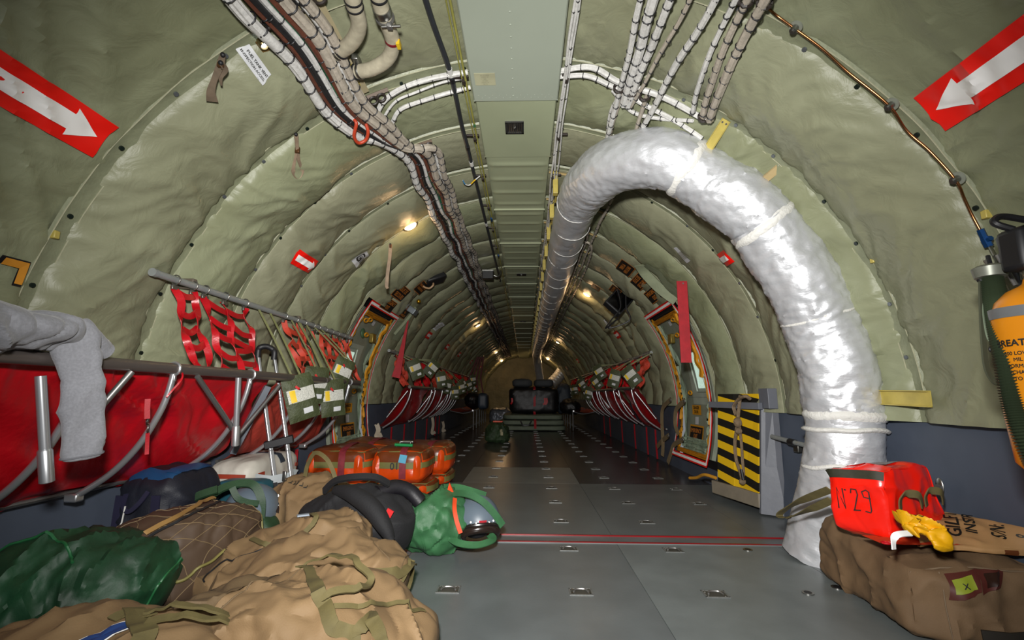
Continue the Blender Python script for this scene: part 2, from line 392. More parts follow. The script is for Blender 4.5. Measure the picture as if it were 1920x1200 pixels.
def foil(path, radii, seed, name, n=64, step=.007, amp=1.0, m=SILV):
    P = cr([tuple(p)+(r,) for p, r in zip(path, radii)], 30)
    # resample evenly
    pts = []; acc = 0; last = V(P[0][:3]); pts.append((last, P[0][3]))
    for q in P[1:]:
        v = V(q[:3]); d = (v-last).length; acc += d
        if acc >= step: pts.append((v, q[3])); acc = 0
        last = v
    if (pts[-1][0]-V(P[-1][:3])).length > 1e-4: pts.append((V(P[-1][:3]), P[-1][3]))
    a = None; rows = []; L_ = 0
    for i, (p, r) in enumerate(pts):
        t = (pts[min(i+1, len(pts)-1)][0]-pts[max(i-1, 0)][0]).normalized()
        if a is None: a = t.cross(V((0, 1, .2))).normalized()
        a = (a-t*a.dot(t)).normalized(); b = t.cross(a); row = []
        if i: L_ += (p-pts[i-1][0]).length
        for k in range(n):
            ph = 2*pi*k/n; cx, cy = cos(ph), sin(ph)
            w = noise.noise(V((cx*1.5, cy*1.5, L_*2+seed)))
            d = .010*noise.noise(V((cx*1.2, cy*1.2, L_*4+seed)))+.005*(max(0, ridge(cx*1.3+w, cy*1.3, L_*16+seed+w*3))**2)+.006*(max(0, ridge(cx*2.2, cy*2.2+w*2, L_*9+seed+7))**2)
            d += .0030*max(0, ridge(cx*1.5+w, cy*1.5, L_*34+w*5))**2+.0022*ridge(cx*2.5-w, cy*2.5+L_*6, L_*20+seed)
            d += .004*noise.noise(V((cx*5, cy*5, L_*30)))
            row.append(p+(a*cx+b*cy)*(r+d*amp))
        rows.append(row)
    mb = MB().grid(rows, cv=True, flip=True); o = mb.build(name, m, duct); return o, pts
def collar(p, t, r, w, name, m=SILW, bulge=.012, seed=0, par=None):
    t = V(t).normalized(); a = t.orthogonal().normalized(); b = t.cross(a); rows = []
    for i in range(7):
        u = i/6; rr = r+bulge*sin(pi*u)+.002
        rows.append([V(p)+t*(w*(u-.5)+.012*noise.noise(V((cos(2*pi*k/48)*1.5, sin(2*pi*k/48)*1.5, seed))))+(a*cos(2*pi*k/48)+b*sin(2*pi*k/48))*(rr+.003*noise.noise(V((k*.8, u*4, seed)))) for k in range(48)])
    return MB().grid(rows, cv=True).build(name, m, par or duct)
low = [(1.485, 2.36, 0.005), (1.50, 2.33, .16), (1.52, 2.28, .34), (1.535, 2.247, .53)]
foil(low, [.185, .168, .155, .145], 3, 'lower_sleeve', amp=.7)
foil([(1.53, 2.25, .44), (1.545, 2.245, .60), (1.55, 2.245, .72)], [.142, .150, .153], 8, 'lower_sleeve', amp=.6)
def arc_c(X, Y, R=1.55): return onR(X, Y, R)
wall_p = [(1.55, 2.245, .64), (1.535, 2.235, .862), (1.485, 2.236, 1.094), (1.406, 2.22, 1.302), (1.318, 2.22, 1.465), (1.216, 2.20, 1.611)]
foil(wall_p, [.150, .156, .158, .156, .152, .146], 1, 'wall_section')
foil([(1.25, 2.205, 1.565), (1.205, 2.20, 1.63), (1.102, 2.215, 1.74), (1.0, 2.235, 1.834), (.88, 2.24, 1.92)], [.13, .144, .152, .150, .140], 5, 'arch_section')
foil([(.90, 2.235, 1.91), (.78, 2.25, 1.975), (.66, 2.33, 2.02), (.55, 2.46, 2.05), (.47, 2.66, 2.065), (.43, 2.88, 2.075), (.42, 3.04, 2.08)], [.142, .148, .150, .150, .148, .142, .136], 2, 'elbow_section', amp=.8)
cp = [(.415, 3.02, 2.08), (.41, 3.7, 2.10), (.415, 5, 2.10), (.43, 8, 2.10), (.43, 12, 2.10), (.43, 15.2, 2.10)]
foil(cp, [.136, .138, .138, .138, .138, .138], 4, 'ceiling_section', n=40, step=.03, amp=.9)
foil([(.43, 15.1, 2.10), (.46, 15.8, 1.95), (.56, 16.4, 1.4), (.66, 16.7, .9)], [.138, .138, .13, .13], 6, 'end_section', n=24, step=.05)
collar((1.551, 2.245, .665), (0.02, 0, 1), .155, .045, 'cuff', seed=1)
collar((1.545, 2.245, .60), (0, .05, 1), .158, .022, 'cuff', seed=9)
collar((1.52, 2.262, .44), (-.1, .12, 1), .150, .020, 'cuff', SILW, .008, 2)
collar((1.236, 2.203, 1.585), (-.55, .0, .72), .150, .045, 'cuff', SILW, .010, 3)
collar((.885, 2.238, 1.918), (-.8, 0, .55), .146, .05, 'cuff', SILW, .010, 4)
collar((1.47, 2.235, 1.13), (-.25, 0, .96), .158, .012, 'tie_cord', SILW, .004, 5)
for i in range(28):
    yy = 3.02+i*.42
    collar((.415, yy, 2.098-.02*max(0, 1-(yy-3.02))), (.0, 1, .1*(-1)**i), .140, .010, 'tie_cord', SILW, .004, i)
# yellow hanger brackets on the frames
def bracket(lbl, a, b, w, nrm, m=YEL, group=None, th=.004):
    a = V(a); b = V(b); d = (b-a).normalized(); n = V(nrm).normalized(); n = (n-d*n.dot(d)).normalized(); sd = d.cross(n); L_ = (b-a).length
    t = thing('duct_bracket', lbl, 'bracket', a, group)
    R = Matrix((d, sd, n)).transposed(); mb = MB()
    mb.box((a+b)/2, (L_, w, th), R=R); mb.box((a+b)/2+sd*(w/2)+n*(.008), (L_, th, .02), R=R); mb.box((a+b)/2-sd*(w/2)+n*(.008), (L_, th, .02), R=R)
    mb.build('channel', m, t, smooth=False)
    for q in (.08, .92):
        for e in (-.25, .25): 
            c = a+(b-a)*q+sd*w*e; MB().cyl(c, c-n*.006, .0045, 8).build('rivet', STEEL, t)
    return t
bracket('yellow metal strap holding the silver duct where it passes over the arch', oh(1362, 225, 1.70), oh(1322, 288, 1.60), .04, (.6, .3, .7))
bracket('tan metal strut between silver duct and quilted wall, below the arch top', oh(1468, 308, 1.71), oh(1412, 355, 1.60), .032, (.6, .4, .6), mat('tan_strut', '#a08a5a', .5))
bracket('yellow flat bracket fixing the silver duct to the right wall above the blue liner', (1.635, 2.14, .752), (1.635, 1.86, .745), .06, (-1, 0, 0))
for k in range(3, 27):
    yy = Y0+DY*k-.02
    if k in (3,): yy += .06
    t = thing('duct_bracket', ('%s yellow bracket bar over the silver ceiling duct, counted from the elbow' % ORDW[k-3]) if k < 16 else 'tiny yellow bracket bar at the far end of the silver ceiling duct', 'bracket', (.3, yy, 2.3), 'yellow duct brackets along the ceiling')
    mb = MB(); mb.tube([onR(.22+.06*i, yy, 1.685) for i in range(9)], .010, 4); mb.build('crossbar', mat('tan_strut', '#a08a5a', .5), t, smooth=False)
    MB().box((.262, yy, 2.235), (.035, .05, .17)).build('hanger_plate', YEL, t, smooth=False, bevel=.003)
    if k < 8: MB().box((.275, yy+.12, 2.2), (.012, .2, .03)).build('hanger_rail', YEL, t, smooth=False)

# ---- wire bundles
def wmat(name, c, c2=None): return mat(name, c, .55, var=.12, vscale=60, bump=.3, bscale=120, dist=.004)
WWH = wmat('white_wires', '#c9c8c4'); WBE = wmat('beige_wires', '#aba294'); WBR = wmat('brown_wires', '#5e3526'); WBK = wmat('black_wires', '#1b1b1c'); WGR = wmat('green_wires', '#1d5a3c')
CLAMP = mat('dark_cushion_clamp', '#2b2420', .5)
def bundle(lbl, path, r, m, tie=.12, seed=0, group=None, strands=7, name='wire_bundle', maxties=60, wob=.004, tmat=None, near=4.5):
    P = cr(path, 10); pts = [P[0]]; acc = 0
    for i in range(1, len(P)):
        seg = (V(P[i])-V(P[i-1])).length; n = max(1, int(seg/.03))
        for k in range(1, n+1): pts.append(V(P[i-1]).lerp(V(P[i]), k/n))
    t = thing(name, lbl, 'cable', pts[0], group)
    n = 18 if strands else 10; rows = []; a = None; L_ = 0; Ls = []
    for i, p in enumerate(pts):
        d = (pts[min(i+1, len(pts)-1)]-pts[max(i-1, 0)]).normalized()
        if a is None: a = d.cross(V((0, .3, 1))).normalized()
        a = (a-d*a.dot(d)).normalized(); b = d.cross(a)
        if i: L_ += (p-pts[i-1]).length
        Ls.append((L_, p, d)); row = []
        q = p+a*wob*noise.noise(V((L_*3, seed, 0)))*2+b*wob*noise.noise(V((L_*3, seed, 9)))*2
        for k in range(n):
            ph = 2*pi*k/n; rr = r*(1+(.11*cos(strands*ph+L_*9+2*noise.noise(V((L_*4, seed, 1)))) if strands else 0)+.08*noise.noise(V((L_*5, ph, seed))))
            row.append(q+(a*cos(ph)+b*sin(ph))*rr)
        rows.append(row)
    stro = MB().grid(rows, cv=True, flip=True).build('strands', m, t)
    if tie:
        nxt = tie*.5; cnt = 0; farm = MB()
        for L_, p, d in Ls:
            if L_ < nxt: continue
            nxt += tie*(.85+.3*rnd.random()); aa = d.orthogonal().normalized(); bb = d.cross(aa); c = p
            pts_ = [c+(aa*cos(2*pi*k/10)+bb*sin(2*pi*k/10))*(r*1.14) for k in range(11)]
            mb = MB() if (p.y < near and cnt < maxties) else farm
            mb.tube(pts_, .0016+r*.07, 5); mb.sphere(c-V((0, 0, r*1.3)), .003, 4)
            if mb is not farm: mb.build('cable_tie', tmat or BLK, stro); cnt += 1
        if farm.v: tag(farm.build('cable_tie', tmat or BLK, stro), kind='stuff')
    return t
# left group, from over the camera: runs aft, jogs inboard at the third frame, then straight aft
def Lpath(dx, dz, jog=2.42, x1=-.60, sp=1.0, yend=17.5):
    pts = []
    for (X, Y) in ((-.84, .9), (-.835, 1.25), (-.80, 1.55), (-.805, 1.9), (-.755, 2.14)):
        pts.append(onR(X+dx*(.74 if Y < 1.6 else .68), Y, 1.627-dz))
    pts += [onR(-.70+dx*.7, jog-.10+dx*.9, 1.635-dz), onR(x1-.03+dx*.8, jog+.02+dx*.5, 1.64-dz)]
    for k in range(2, 32):
        yy = Y0+DY*k-.0+.02
        if yy > yend: break
        pts.append(onR(x1+dx*.82+.008*sin(k*1.7+dx*30), yy+.1, 1.65-dz)); 
        if k < 12: pts.append(onR(x1+dx*.82-.006, yy+.1+DY/2, 1.635-dz))
    return pts
specs = [(-.085, 0, .021, WWH, 9, 'thick white laced wire bundle, outermost of the left overhead harness'),
         (-.045, -.004, .010, WBR, 5, 'thin brown wire bundle beside the thick white one in the left overhead harness'),
         (-.022, .004, .011, WBK, 5, 'black wire bundle second from the brown one in the left overhead harness'),
         (.002, .000, .012, WWH, 6, 'slim white and green wire bundle in the middle of the left overhead harness'),
         (.024, -.004, .009, WGR, 4, 'green wire bundle in the middle of the left overhead harness'),
         (.042, .010, .010, WBR, 5, 'reddish brown wire bundle inboard of the green one, left overhead harness'),
         (.075, .006, .022, WBE, 8, 'thick beige wire bundle in the left overhead harness'),
         (.135, .000, .019, WBE, 8, 'second thick beige wire bundle, innermost of the left overhead harness'),
         (.105, -.008, .010, WWH, 5, 'thin pale wire bundle tucked between the two beige bundles on the left')]
for i, (dx, dz, r, m, st, lb) in enumerate(specs):
    bundle(lb, Lpath(dx, dz), r, m, tie=.085 if r > .015 else .13, seed=i*3, strands=st, maxties=34)
# backing board under the left harness and its clamp bars
bd = MB(); bd.grid([[onR(-.82+dx*.8, Y, 1.675) for dx in (-.06, 0, .1, .16)] for Y in [1.1+.05*i for i in range(18)]])
tag(bd.build('harness_backing_board', mat('tan_board', '#9d9273', .6, var=.15), auto=False), 'tan backing board behind the left overhead wire bundles', 'board')
for j, Y in enumerate((1.42, 2.0, 2.52)):
    X0_ = (-.90, -.86, -.68)[j]; t = thing('harness_clamp', ('row of black cushion clamps on the left harness near the fuel tank vent label', 'row of black cushion clamps on the left harness where red hose loops', 'row of black cushion clamps on the left harness just after it turns aft')[j], 'clamp', onR(X0_, Y, 1.68))
    MB().tube([onR(X0_+.04*i*(1 if j < 2 else .7), Y+(.0 if j < 2 else 0), 1.69) for i in range(7)], .012, 4).build('mounting_bar', mat('brown_bar', '#5c4a38', .5), t, smooth=False)
    for i in range(6):
        c = onR(X0_+.02+.038*i*(1 if j < 2 else .7), Y, 1.66); MB().tube([c+V((.02*cos(q*pi/6), 0, .02*sin(q*pi/6))) for q in range(13)], .006, 6).build('cushion_clamp', CLAMP, t)
rh = MB(); rh.tube(cr([oh(662, 222, 1.63), oh(668, 232, 1.60), oh(664, 255, 1.585), oh(672, 268, 1.58), oh(686, 262, 1.58), oh(690, 246, 1.59), oh(684, 228, 1.62)], 8), .0085, 10)
ht = thing('red_hose_loop', 'short orange-red hose looping off the end of the beige wire bundles', 'hose', oh(668, 232, 1.6))
rh.build('hose', mat('orange_red_hose', '#a8391f', .45), ht); MB().cyl(oh(684, 222, 1.62), oh(685, 230, 1.62), .012).build('hose_sleeve', BLK, ht)

# right group of straight white bundles
for i, (X0_, X1_, r, m, y1, lb) in enumerate([
    (.475, .52, .012, WWH, 2.5, 'white laced bundle nearest the centre panel in the right overhead fan'),
    (.52, .545, .019, WWH, 2.1, 'widest white laced bundle in the right overhead fan, second from the centre panel'),
    (.575, .56, .015, WWH, 2.1, 'white laced bundle third from the centre panel in the right overhead fan'),
    (.635, .58, .008, WBE, 2.1, 'thin grey wire bundle fourth from the centre panel in the right overhead fan'),
    (.71, .655, .013, WWH, 2.5, 'white laced bundle crossing to the middle of the right overhead fan'),
    (.765, .83, .010, WWH, 1.97, 'slim white bundle left of the two grey ones in the right overhead fan'),
    (.80, .875, .013, WBE, 1.97, 'grey wire bundle second from outside in the right overhead fan'),
    (.845, .905, .016, WBE, 1.97, 'thick grey wire bundle outermost in the right overhead fan')]):
    bundle(lb, [onR(X0_, .9, 1.625), onR(X0_, 1.45, 1.625), onR((X0_+X1_)/2, 1.8, 1.63), onR(X1_, y1, 1.635)], r, m, tie=.07, seed=40+i, strands=7, maxties=20)
for i, (pth, lb) in enumerate([([(.52, 2.0), (.53, 2.5), (.56, 3.1), (.60, 3.7), (.62, 4.6), (.62, 7), (.62, 11), (.60, 16)], 'pale wire bundle beyond the silver duct, inner of the right ceiling pair'),
                               ([(.63, 2.0), (.66, 2.5), (.68, 3.0), (.66, 3.7), (.665, 4.6), (.665, 7), (.665, 11), (.65, 16)], 'pale wire bundle beyond the silver duct, outer of the right ceiling pair'),
                               ([(.60, 4.1), (.71, 4.6), (.71, 8), (.70, 16)], 'thin wire bundle branching outboard on the right ceiling beyond the duct')]):
    bundle(lb, [onR(x, y, 1.645) for x, y in pth], .010, WBE, tie=.12, seed=60+i, maxties=18)
for i, (pts, r, lb) in enumerate([
    ([(.22, 2.02), (.34, 1.99), (.45, 2.02), (.62, 2.07), (.78, 2.10), (.93, 2.13)], .011, 'white bundle crossing the right ceiling from panel to outer bundles, lower one'),
    ([(.22, 1.98), (.36, 1.93), (.50, 1.985), (.70, 1.99), (.90, 2.0)], .013, 'white bundle crossing the right ceiling from panel to outer bundles, upper one'),
    ([(.48, 2.05), (.60, 2.16), (.72, 2.14), (.86, 2.05)], .009, 'curved white wire bundle linking the fan bundles behind the duct arch'),
    ([(.60, 2.0), (.52, 2.1), (.50, 2.2), (.51, 2.4)], .007, 'short white wires dropping behind the duct arch')]):
    bundle(lb, [onR(x, y, 1.655) for x, y in pts], r, WWH, tie=.07, seed=80+i, maxties=20)
for i, (pts, r, lb) in enumerate([
    ([(-.23, 1.99), (-.34, 1.985), (-.46, 1.985), (-.57, 2.0), (-.66, 2.04), (-.72, 2.12)], .012, 'thick white bundle crossing the left ceiling from panel to harness'),
    ([(-.23, 2.03), (-.36, 2.03), (-.50, 2.05), (-.60, 2.07), (-.69, 2.16)], .006, 'thin white wire crossing the left ceiling under the thick bundle'),
    ([(-.23, 2.10), (-.36, 2.115), (-.50, 2.125), (-.60, 2.14), (-.66, 2.22)], .010, 'white bundle crossing the left ceiling with brown wire on top')]):
    bundle(lb, [onR(x, y, 1.665) for x, y in pts], r, WWH, tie=.07, seed=90+i, maxties=12)
CLL = ['bundle nearest the centre panel where wires cross', 'widest bundle where wires cross', 'third bundle where wires cross', 'grey bundles at their lower end', 'slim outer bundle at the top edge', 'outermost grey bundle at the top edge']
for i, (X, Y) in enumerate(((.50, 2.0), (.56, 2.0), (.62, 2.0), (.88, 1.97), (.80, 1.38), (.85, 1.36))):
    tag(MB().tube([onR(X, Y, 1.64)+V((.023*cos(q*pi/8), .004*(q % 2), .023*sin(q*pi/8))) for q in range(17)], .007, 6).build('cushion_clamp', CLAMP), 'black clamp in the right overhead fan, '+CLL[i], 'clamp', 'black clamps on the right overhead wires')

# hose and tubes beside the centre panel
def line(name, lbl, pts, r, m, cat, clampm=None, band=None):
    t = thing(name, lbl, cat, pts[0]); P = cr(pts, 8)
    MB().tube(P, r, 12).build('tube', m, t)
    for b_ in (band or []):
        i = min(range(len(P)), key=lambda k: abs(P[k].y-b_[0])); d = (P[min(i+1, len(P)-1)]-P[max(0, i-1)]).normalized()
        MB().cyl(P[i]-d*b_[1]/2, P[i]+d*b_[1]/2, r*1.12).build(b_[3], b_[2], t)
    return t
WB = mat('white_band', '#cfcfca', .5)
line('black_hose', 'thick black hose running aft along the left side of the ceiling panel', [(-.35, .8, 2.25), (-.342, 1.57, 2.285), (-.312, 1.97, 2.285), (-.315, 2.4, 2.28), (-.31, 2.63, 2.275), (-.307, 3.3, 2.28), (-.30, 4.4, 2.28), (-.29, 6.0, 2.28)], .0125, mat('dark_hose', '#2a2d31', .4), 'hose',
     band=[(1.95, .05, WB, 'marker_band'), (2.85, .05, WB, 'marker_band'), (3.9, .06, WB, 'marker_band'), (2.05, .03, BLK, 'hose_joint'), (2.62, .03, BLK, 'hose_joint')])
OLT = mat('olive_yellow_tube', '#8c8a45', .4)
line('fuel_line', 'thin olive yellow tube tight against the left edge of the ceiling panel', [(-.245, .8, 2.255), (-.240, 2, 2.262), (-.236, 4, 2.265), (-.236, 9, 2.265)], .0055, OLT, 'pipe', band=[(2.3, .03, mat('green_band', '#2f6a40'), 'green_band')])
line('fuel_line', 'thinner olive tube between black hose and ceiling panel', [(-.262, .8, 2.265), (-.258, 2, 2.27), (-.256, 4, 2.27), (-.256, 9, 2.27)], .0032, OLT, 'pipe')
for i, (dx, r) in enumerate(((.236, .006), (.250, .006), (.264, .0045))):
    bundle(('white wire tight against the right edge of the ceiling panel', 'white wire second out from the right edge of the ceiling panel', 'thin white wire third out from the right edge of the ceiling panel')[i],
           [V((dx+.006*sin(k*1.3+i), .9+.5*k, 2.262+.006*cos(k*2+i))) for k in range(16)], r, WWH, tie=.26, seed=100+i, strands=3, name='wire', maxties=10, near=3.5)
for k in range(0, 7):
    for s in (-1, 1):
        yy = Y0+DY*k+.02
        t = thing('tube_clamp', ('%s black clamp from the camera along the %s edge of the ceiling panel' % (ORDW[k], 'left' if s < 0 else 'right')), 'clamp', (s*.25, yy, 2.28), 'clamps along the %s edge of the ceiling panel' % ('left' if s < 0 else 'right'))
        MB().box((s*.265, yy, 2.287), (.075, .018, .012)).build('clamp_bar', CLAMP, t, smooth=False, bevel=.003)
        MB().cyl((s*.25, yy-.012, 2.262), (s*.25, yy+.012, 2.262), .011).build('clamp_ring', CLAMP, t)
bl = mat('anodised_blue', '#1c4a80', .3, metal=.6)
for y_, l_ in ((3.75, 'blue tube fitting beside the left ceiling hose, nearer one'), (4.8, 'blue tube fitting beside the left ceiling hose, farther one')):
    tag(MB().cyl((-.243, y_, 2.262), (-.243, y_+.06, 2.262), .011, 6).build('tube_fitting', bl, smooth=False), l_, 'fitting')
wj = thing('loose_wire', 'short loose wire curling from a clamp, blue, white and yellow', 'cable', (-.35, 2.88, 2.27))
wp = cr([oh(868, 338, 1.63), oh(872, 345, 1.62), oh(880, 347, 1.62), oh(890, 338, 1.63), oh(900, 330, 1.65)], 6)
MB().tube(wp, .004, 8).build('white_sheath', WB, wj); MB().tube(wp[:7], .0046, 8).build('blue_sleeve', mat('blue_sleeve', '#3c7fb0', .5), wj); MB().tube(wp[14:20], .0046, 8).build('yellow_sleeve', mat('yellow_sleeve', '#d9b020', .5), wj)
# ceiling vent and its data plate
vt = thing('ceiling_vent', 'small louvred metal grille in the centre ceiling panel', 'vent', (-.012, 2.41, 2.27))
VG = mat('dark_grille', '#4a4a48', .4, metal=.7)
mb = MB(); hw = .048
for a in (-1, 1): mb.box((-.012+a*hw, 2.41, 2.268), (.010, .115, .010)); mb.box((-.012, 2.41+a*.053, 2.268), (.106, .010, .010))
mb.build('frame', VG, vt, smooth=False); MB().box((-.012, 2.41, 2.2725), (.09, .1, .002)).build('backing', BLK, vt, smooth=False)
for i in range(8): MB().box((-.012-.04+.0115*i, 2.41, 2.268), (.004, .098, .008), R=Matrix.Rotation(.5, 3, 'Y')).build('louvre', STEEL, vt, smooth=False)
MB().cyl((-.012, 2.41, 2.268), (-.012, 2.41, 2.258), .006).build('centre_screw', STEEL, vt)
def plate_lines(name, lbl, c, w, h, nrm, up, base, ink, rows, cat='label', frame=None):
    c = V(c); n = V(nrm).normalized(); u = V(up); u = (u-n*u.dot(n)).normalized(); r_ = u.cross(n)
    t = thing(name, lbl, cat, c); mb = MB(); mb.add([c+r_*a*w/2+u*b*h/2+n*.0015 for a, b in ((-1, -1), (1, -1), (1, 1), (-1, 1))]+[c+r_*a*w/2+u*b*h/2 for a, b in ((-1, -1), (1, -1), (1, 1), (-1, 1))], [(0, 1, 2, 3), (0, 4, 5, 1), (1, 5, 6, 2), (2, 6, 7, 3), (3, 7, 4, 0)])
    mb.build('plate', base, t, smooth=False)
    mb = MB()
    for i, (txt, sz, vy) in enumerate(rows): write(mb, txt, sz, lambda a, b: c+r_*a+u*(b+vy)+n*.0022)
    if mb.v: mb.build('lettering', ink, t, smooth=False, auto=False)
    return t
INK = mat('black_ink', '#23231f', .6); INKG = mat('grey_ink', '#7d7b66', .7)
plate_lines('data_plate', 'faded paper data plate stuck on the grey ceiling panel', (-.145, 1.99, 2.2605), .10, .085, (0, 0, -1), (0, -1, 0), mat('aged_paper', '#a9a88a', .6), INKG,
            [('||||| ||| |||||||', .010, .03), ('||||||||| ||||', .010, .018), ('|||||', .010, .004), ('||| ||||||', .010, -.008), ('|||||||| || ||', .010, -.020), ('|||| |||', .010, -.033)])
for y_ in (5.65, 9.4):
    t = thing('ceiling_sign', 'tiny dark plate on the beaded ceiling panel, %s one' % ('nearer' if y_ < 6 else 'farther'), 'sign', (0, y_, 2.27))
    MB().box((0, y_, 2.268), (.12, .10, .006)).build('plate', BLK, t, smooth=False); MB().prism([(-.01, y_-.03, 2.264), (.01, y_-.03, 2.264), (0, y_+.03, 2.264)], (0, 0, -.001)).build('mark', WB, t, smooth=False)
cb = thing('junction_box', 'black and silver box hanging from the ceiling left of the centre panel', 'box', (-.33, 5.4, 2.2))
MB().box((-.40, 5.35, 2.18), (.13, .09, .09)).build('housing', mat('matte_black', '#1d1e20', .5), cb, smooth=False, bevel=.006); MB().box((-.40, 5.35, 2.232), (.14, .10, .02)).build('lid', STEEL, cb, smooth=False, bevel=.003)
MB().tube(cr([(-.33, 5.35, 2.18), (-.29, 5.36, 2.17), (-.26, 5.38, 2.2), (-.25, 5.4, 2.25)], 6), .013, 10).build('conduit', STEEL, cb)

# beige pipes upper left
PIPE = mat('grubby_beige_pipe', '#a8a18c', .5, var=.12, vscale=30, bump=.15, bscale=50); DRED = mat('dark_red_band', '#6d1620', .4)
def bigpipe(lbl, px, r, rings, collars):
    P = cr([oh(x, y, R) for x, y, R in px], 12); t = thing('air_pipe', lbl, 'pipe', P[0]); MB().tube(P, r, 24).build('tube', PIPE, t)
    for f, w, rr, m, nm in rings:
        i = int(f*(len(P)-1)); i = min(i, len(P)-2); d = (P[i+1]-P[i]).normalized(); MB().tube([P[i]-d*w/2, P[i]-d*w*.3, P[i]+d*w*.3, P[i]+d*w/2], [r*rr*.96, r*rr, r*rr, r*rr*.96], 24).build(nm, m, t)
    return t, P
t1, P1 = bigpipe('beige bent air pipe, left of the two at the upper left, ending in black rings', [(655, -60, 1.56), (662, 0, 1.56), (673, 45, 1.57), (662, 76, 1.59), (640, 95, 1.63), (622, 104, 1.66)], .029,
                 [(.20, .008, 1.1, BLK, 'black_ring'), (.25, .008, 1.1, BLK, 'black_ring'), (.80, .010, 1.14, BLK, 'black_ring'), (.86, .012, 1.1, STEEL, 'steel_ring'), (.93, .010, 1.14, BLK, 'black_ring')], [])
t2, P2 = bigpipe('beige bent air pipe with chrome clamp and red band at the upper left', [(705, -60, 1.57), (711, 0, 1.57), (724, 40, 1.57), (736, 78, 1.575), (728, 108, 1.58), (700, 128, 1.60), (668, 135, 1.64), (648, 137, 1.67)], .029,
                 [(.14, .010, 1.1, BLK, 'black_ring'), (.225, .03, 1.18, STEEL, 'band_clamp'), (.27, .012, 1.25, DALU, 'clamp_flange'), (.42, .014, 1.06, DRED, 'red_band'), (.83, .012, 1.12, STEEL, 'steel_ring'), (.86, .010, 1.16, BLK, 'black_ring'), (.91, .026, 1.15, YEL, 'yellow_collar'), (.93, .018, 1.19, DRED, 'red_band')], [])
i = int(.27*len(P2)); MB().cyl(P2[i]+V((-.01, 0, -.038)), P2[i]+V((.06, 0, -.036)), .006).build('clamp_bolt', STEEL, t2)
MB().box(P2[i]+V((.02, 0, -.036)), (.02, .022, .02)).build('clamp_latch', DALU, t2, bevel=.003)
i = int(.42*len(P2)); MB().box(P2[i]+V((.026, .0, -.020)), (.014, .03, .022)).build('yellow_tag', mat('yellow_tape', '#c9a820', .5), t2, smooth=False)
bkt = thing('pipe_mount', 'grey and yellow metal mount where the beige pipes meet the ceiling', 'bracket', oh(668, 130, 1.68))
MB().box(oh(668, 112, 1.66), (.03, .05, .03)).build('grey_block', STEEL, bkt, bevel=.004); MB().box(oh(663, 152, 1.69), (.05, .05, .02)).build('yellow_foot', YEL, bkt, bevel=.003)
# copper line along the near right frame and its clamps
def hpx(pts, R): return [oh(x, y, R) for x, y in pts]
cu = thing('copper_line', 'copper tube following the seam down the near right wall with chrome clamps', 'pipe', oh(1455, 28, 1.69))
cuP = cr([oh(x, y, R) for x, y, R in ((1440, 15, 1.70), (1455, 28, 1.67), (1488, 52, 1.665), (1540, 90, 1.66), (1590, 135, 1.66), (1665, 196, 1.655), (1700, 245, 1.66), (1745, 285, 1.66), (1792, 338, 1.655), (1808, 372, 1.66), (1822, 402, 1.66), (1838, 432, 1.655))], 8)
MB().tube(cuP, .0042, 10).build('tube', mat('copper', '#9a6a44', .25, metal=1, var=.1), cu)
for x, y in ((1489, 55), (1668, 199), (1791, 337)):
    c = oh(x, y, 1.66); n = V((-c.x, 0, ZC-c.z)).normalized(); k_ = MB().cyl(c-n*.008, c+n*.010, .012, 12).cyl(c+n*.010, c+n*.016, .007, 8); k_.build('clamp', STEEL, cu)
    MB().cyl(c-n*.014, c-n*.010, .022, 16).build('washer', mat('grey_washer', '#7e8276', .5), cu)
fit = thing('blue_tee_fitting', 'blue anodised tee fitting at the lower end of the copper tube', 'fitting', oh(1845, 445, 1.65))
for a, b, r in (((1838, 430), (1846, 446), .010), ((1846, 446), (1855, 462), .012), ((1848, 452), (1858, 446), .009)):
    MB().cyl(oh(*a, 1.65), oh(*b, 1.65), r, 6).build('nut', bl, fit, smooth=False)
MB().cyl(oh(1855, 460, 1.65), oh(1866, 480, 1.62), .005).build('steel_pipe', STEEL, fit)

# dome lamps
GLOW = mat('lamp_glass_warm', (1.0, .62, .30), .3, emit=14, var=0)
for s, yy, lb in ((-1, 3.47, 'round warm dome lamp on the left ceiling, nearest and biggest'), (-1, 8.66, 'round warm dome lamp on the left ceiling, second from the camera'), (-1, 14.0, 'small far dome lamp on the left ceiling, third from the camera'),
                  (1, 6.07, 'round warm dome lamp on the right ceiling beside the silver duct'), (1, 11.3, 'small far dome lamp on the right ceiling'), (1, 16.6, 'farthest dome lamp on the right ceiling'), (-1, 17.6, 'farthest dome lamp on the left ceiling')):
    th = radians(58.8); c = hullp(s, th, yy, .0); n = V((-s*cos(th), 0, -sin(th))); t = thing('dome_lamp', lb, 'lamp', c)
    a = V((0, 1, 0)); b = n.cross(a)
    MB().grid([[c+(a*cos(2*pi*k/32)+b*sin(2*pi*k/32))*r+n*h for k in range(32)] for r, h in ((.066, -.02), (.066, .012), (.060, .016), (.050, .010))], cv=True).build('rim', STEEL, t)
    MB().grid([[c+(a*cos(2*pi*k/24)+b*sin(2*pi*k/24))*r+n*h for k in range(24)] for r, h in ((.051, .008), (.045, .016), (.03, .022), (.001, .025))], cv=True).build('lens', GLOW, t)
    lamp('POINT', 'dome_light', c+n*.10, 2.2 if yy < 15 else 8, (1, .62, .30), .05)
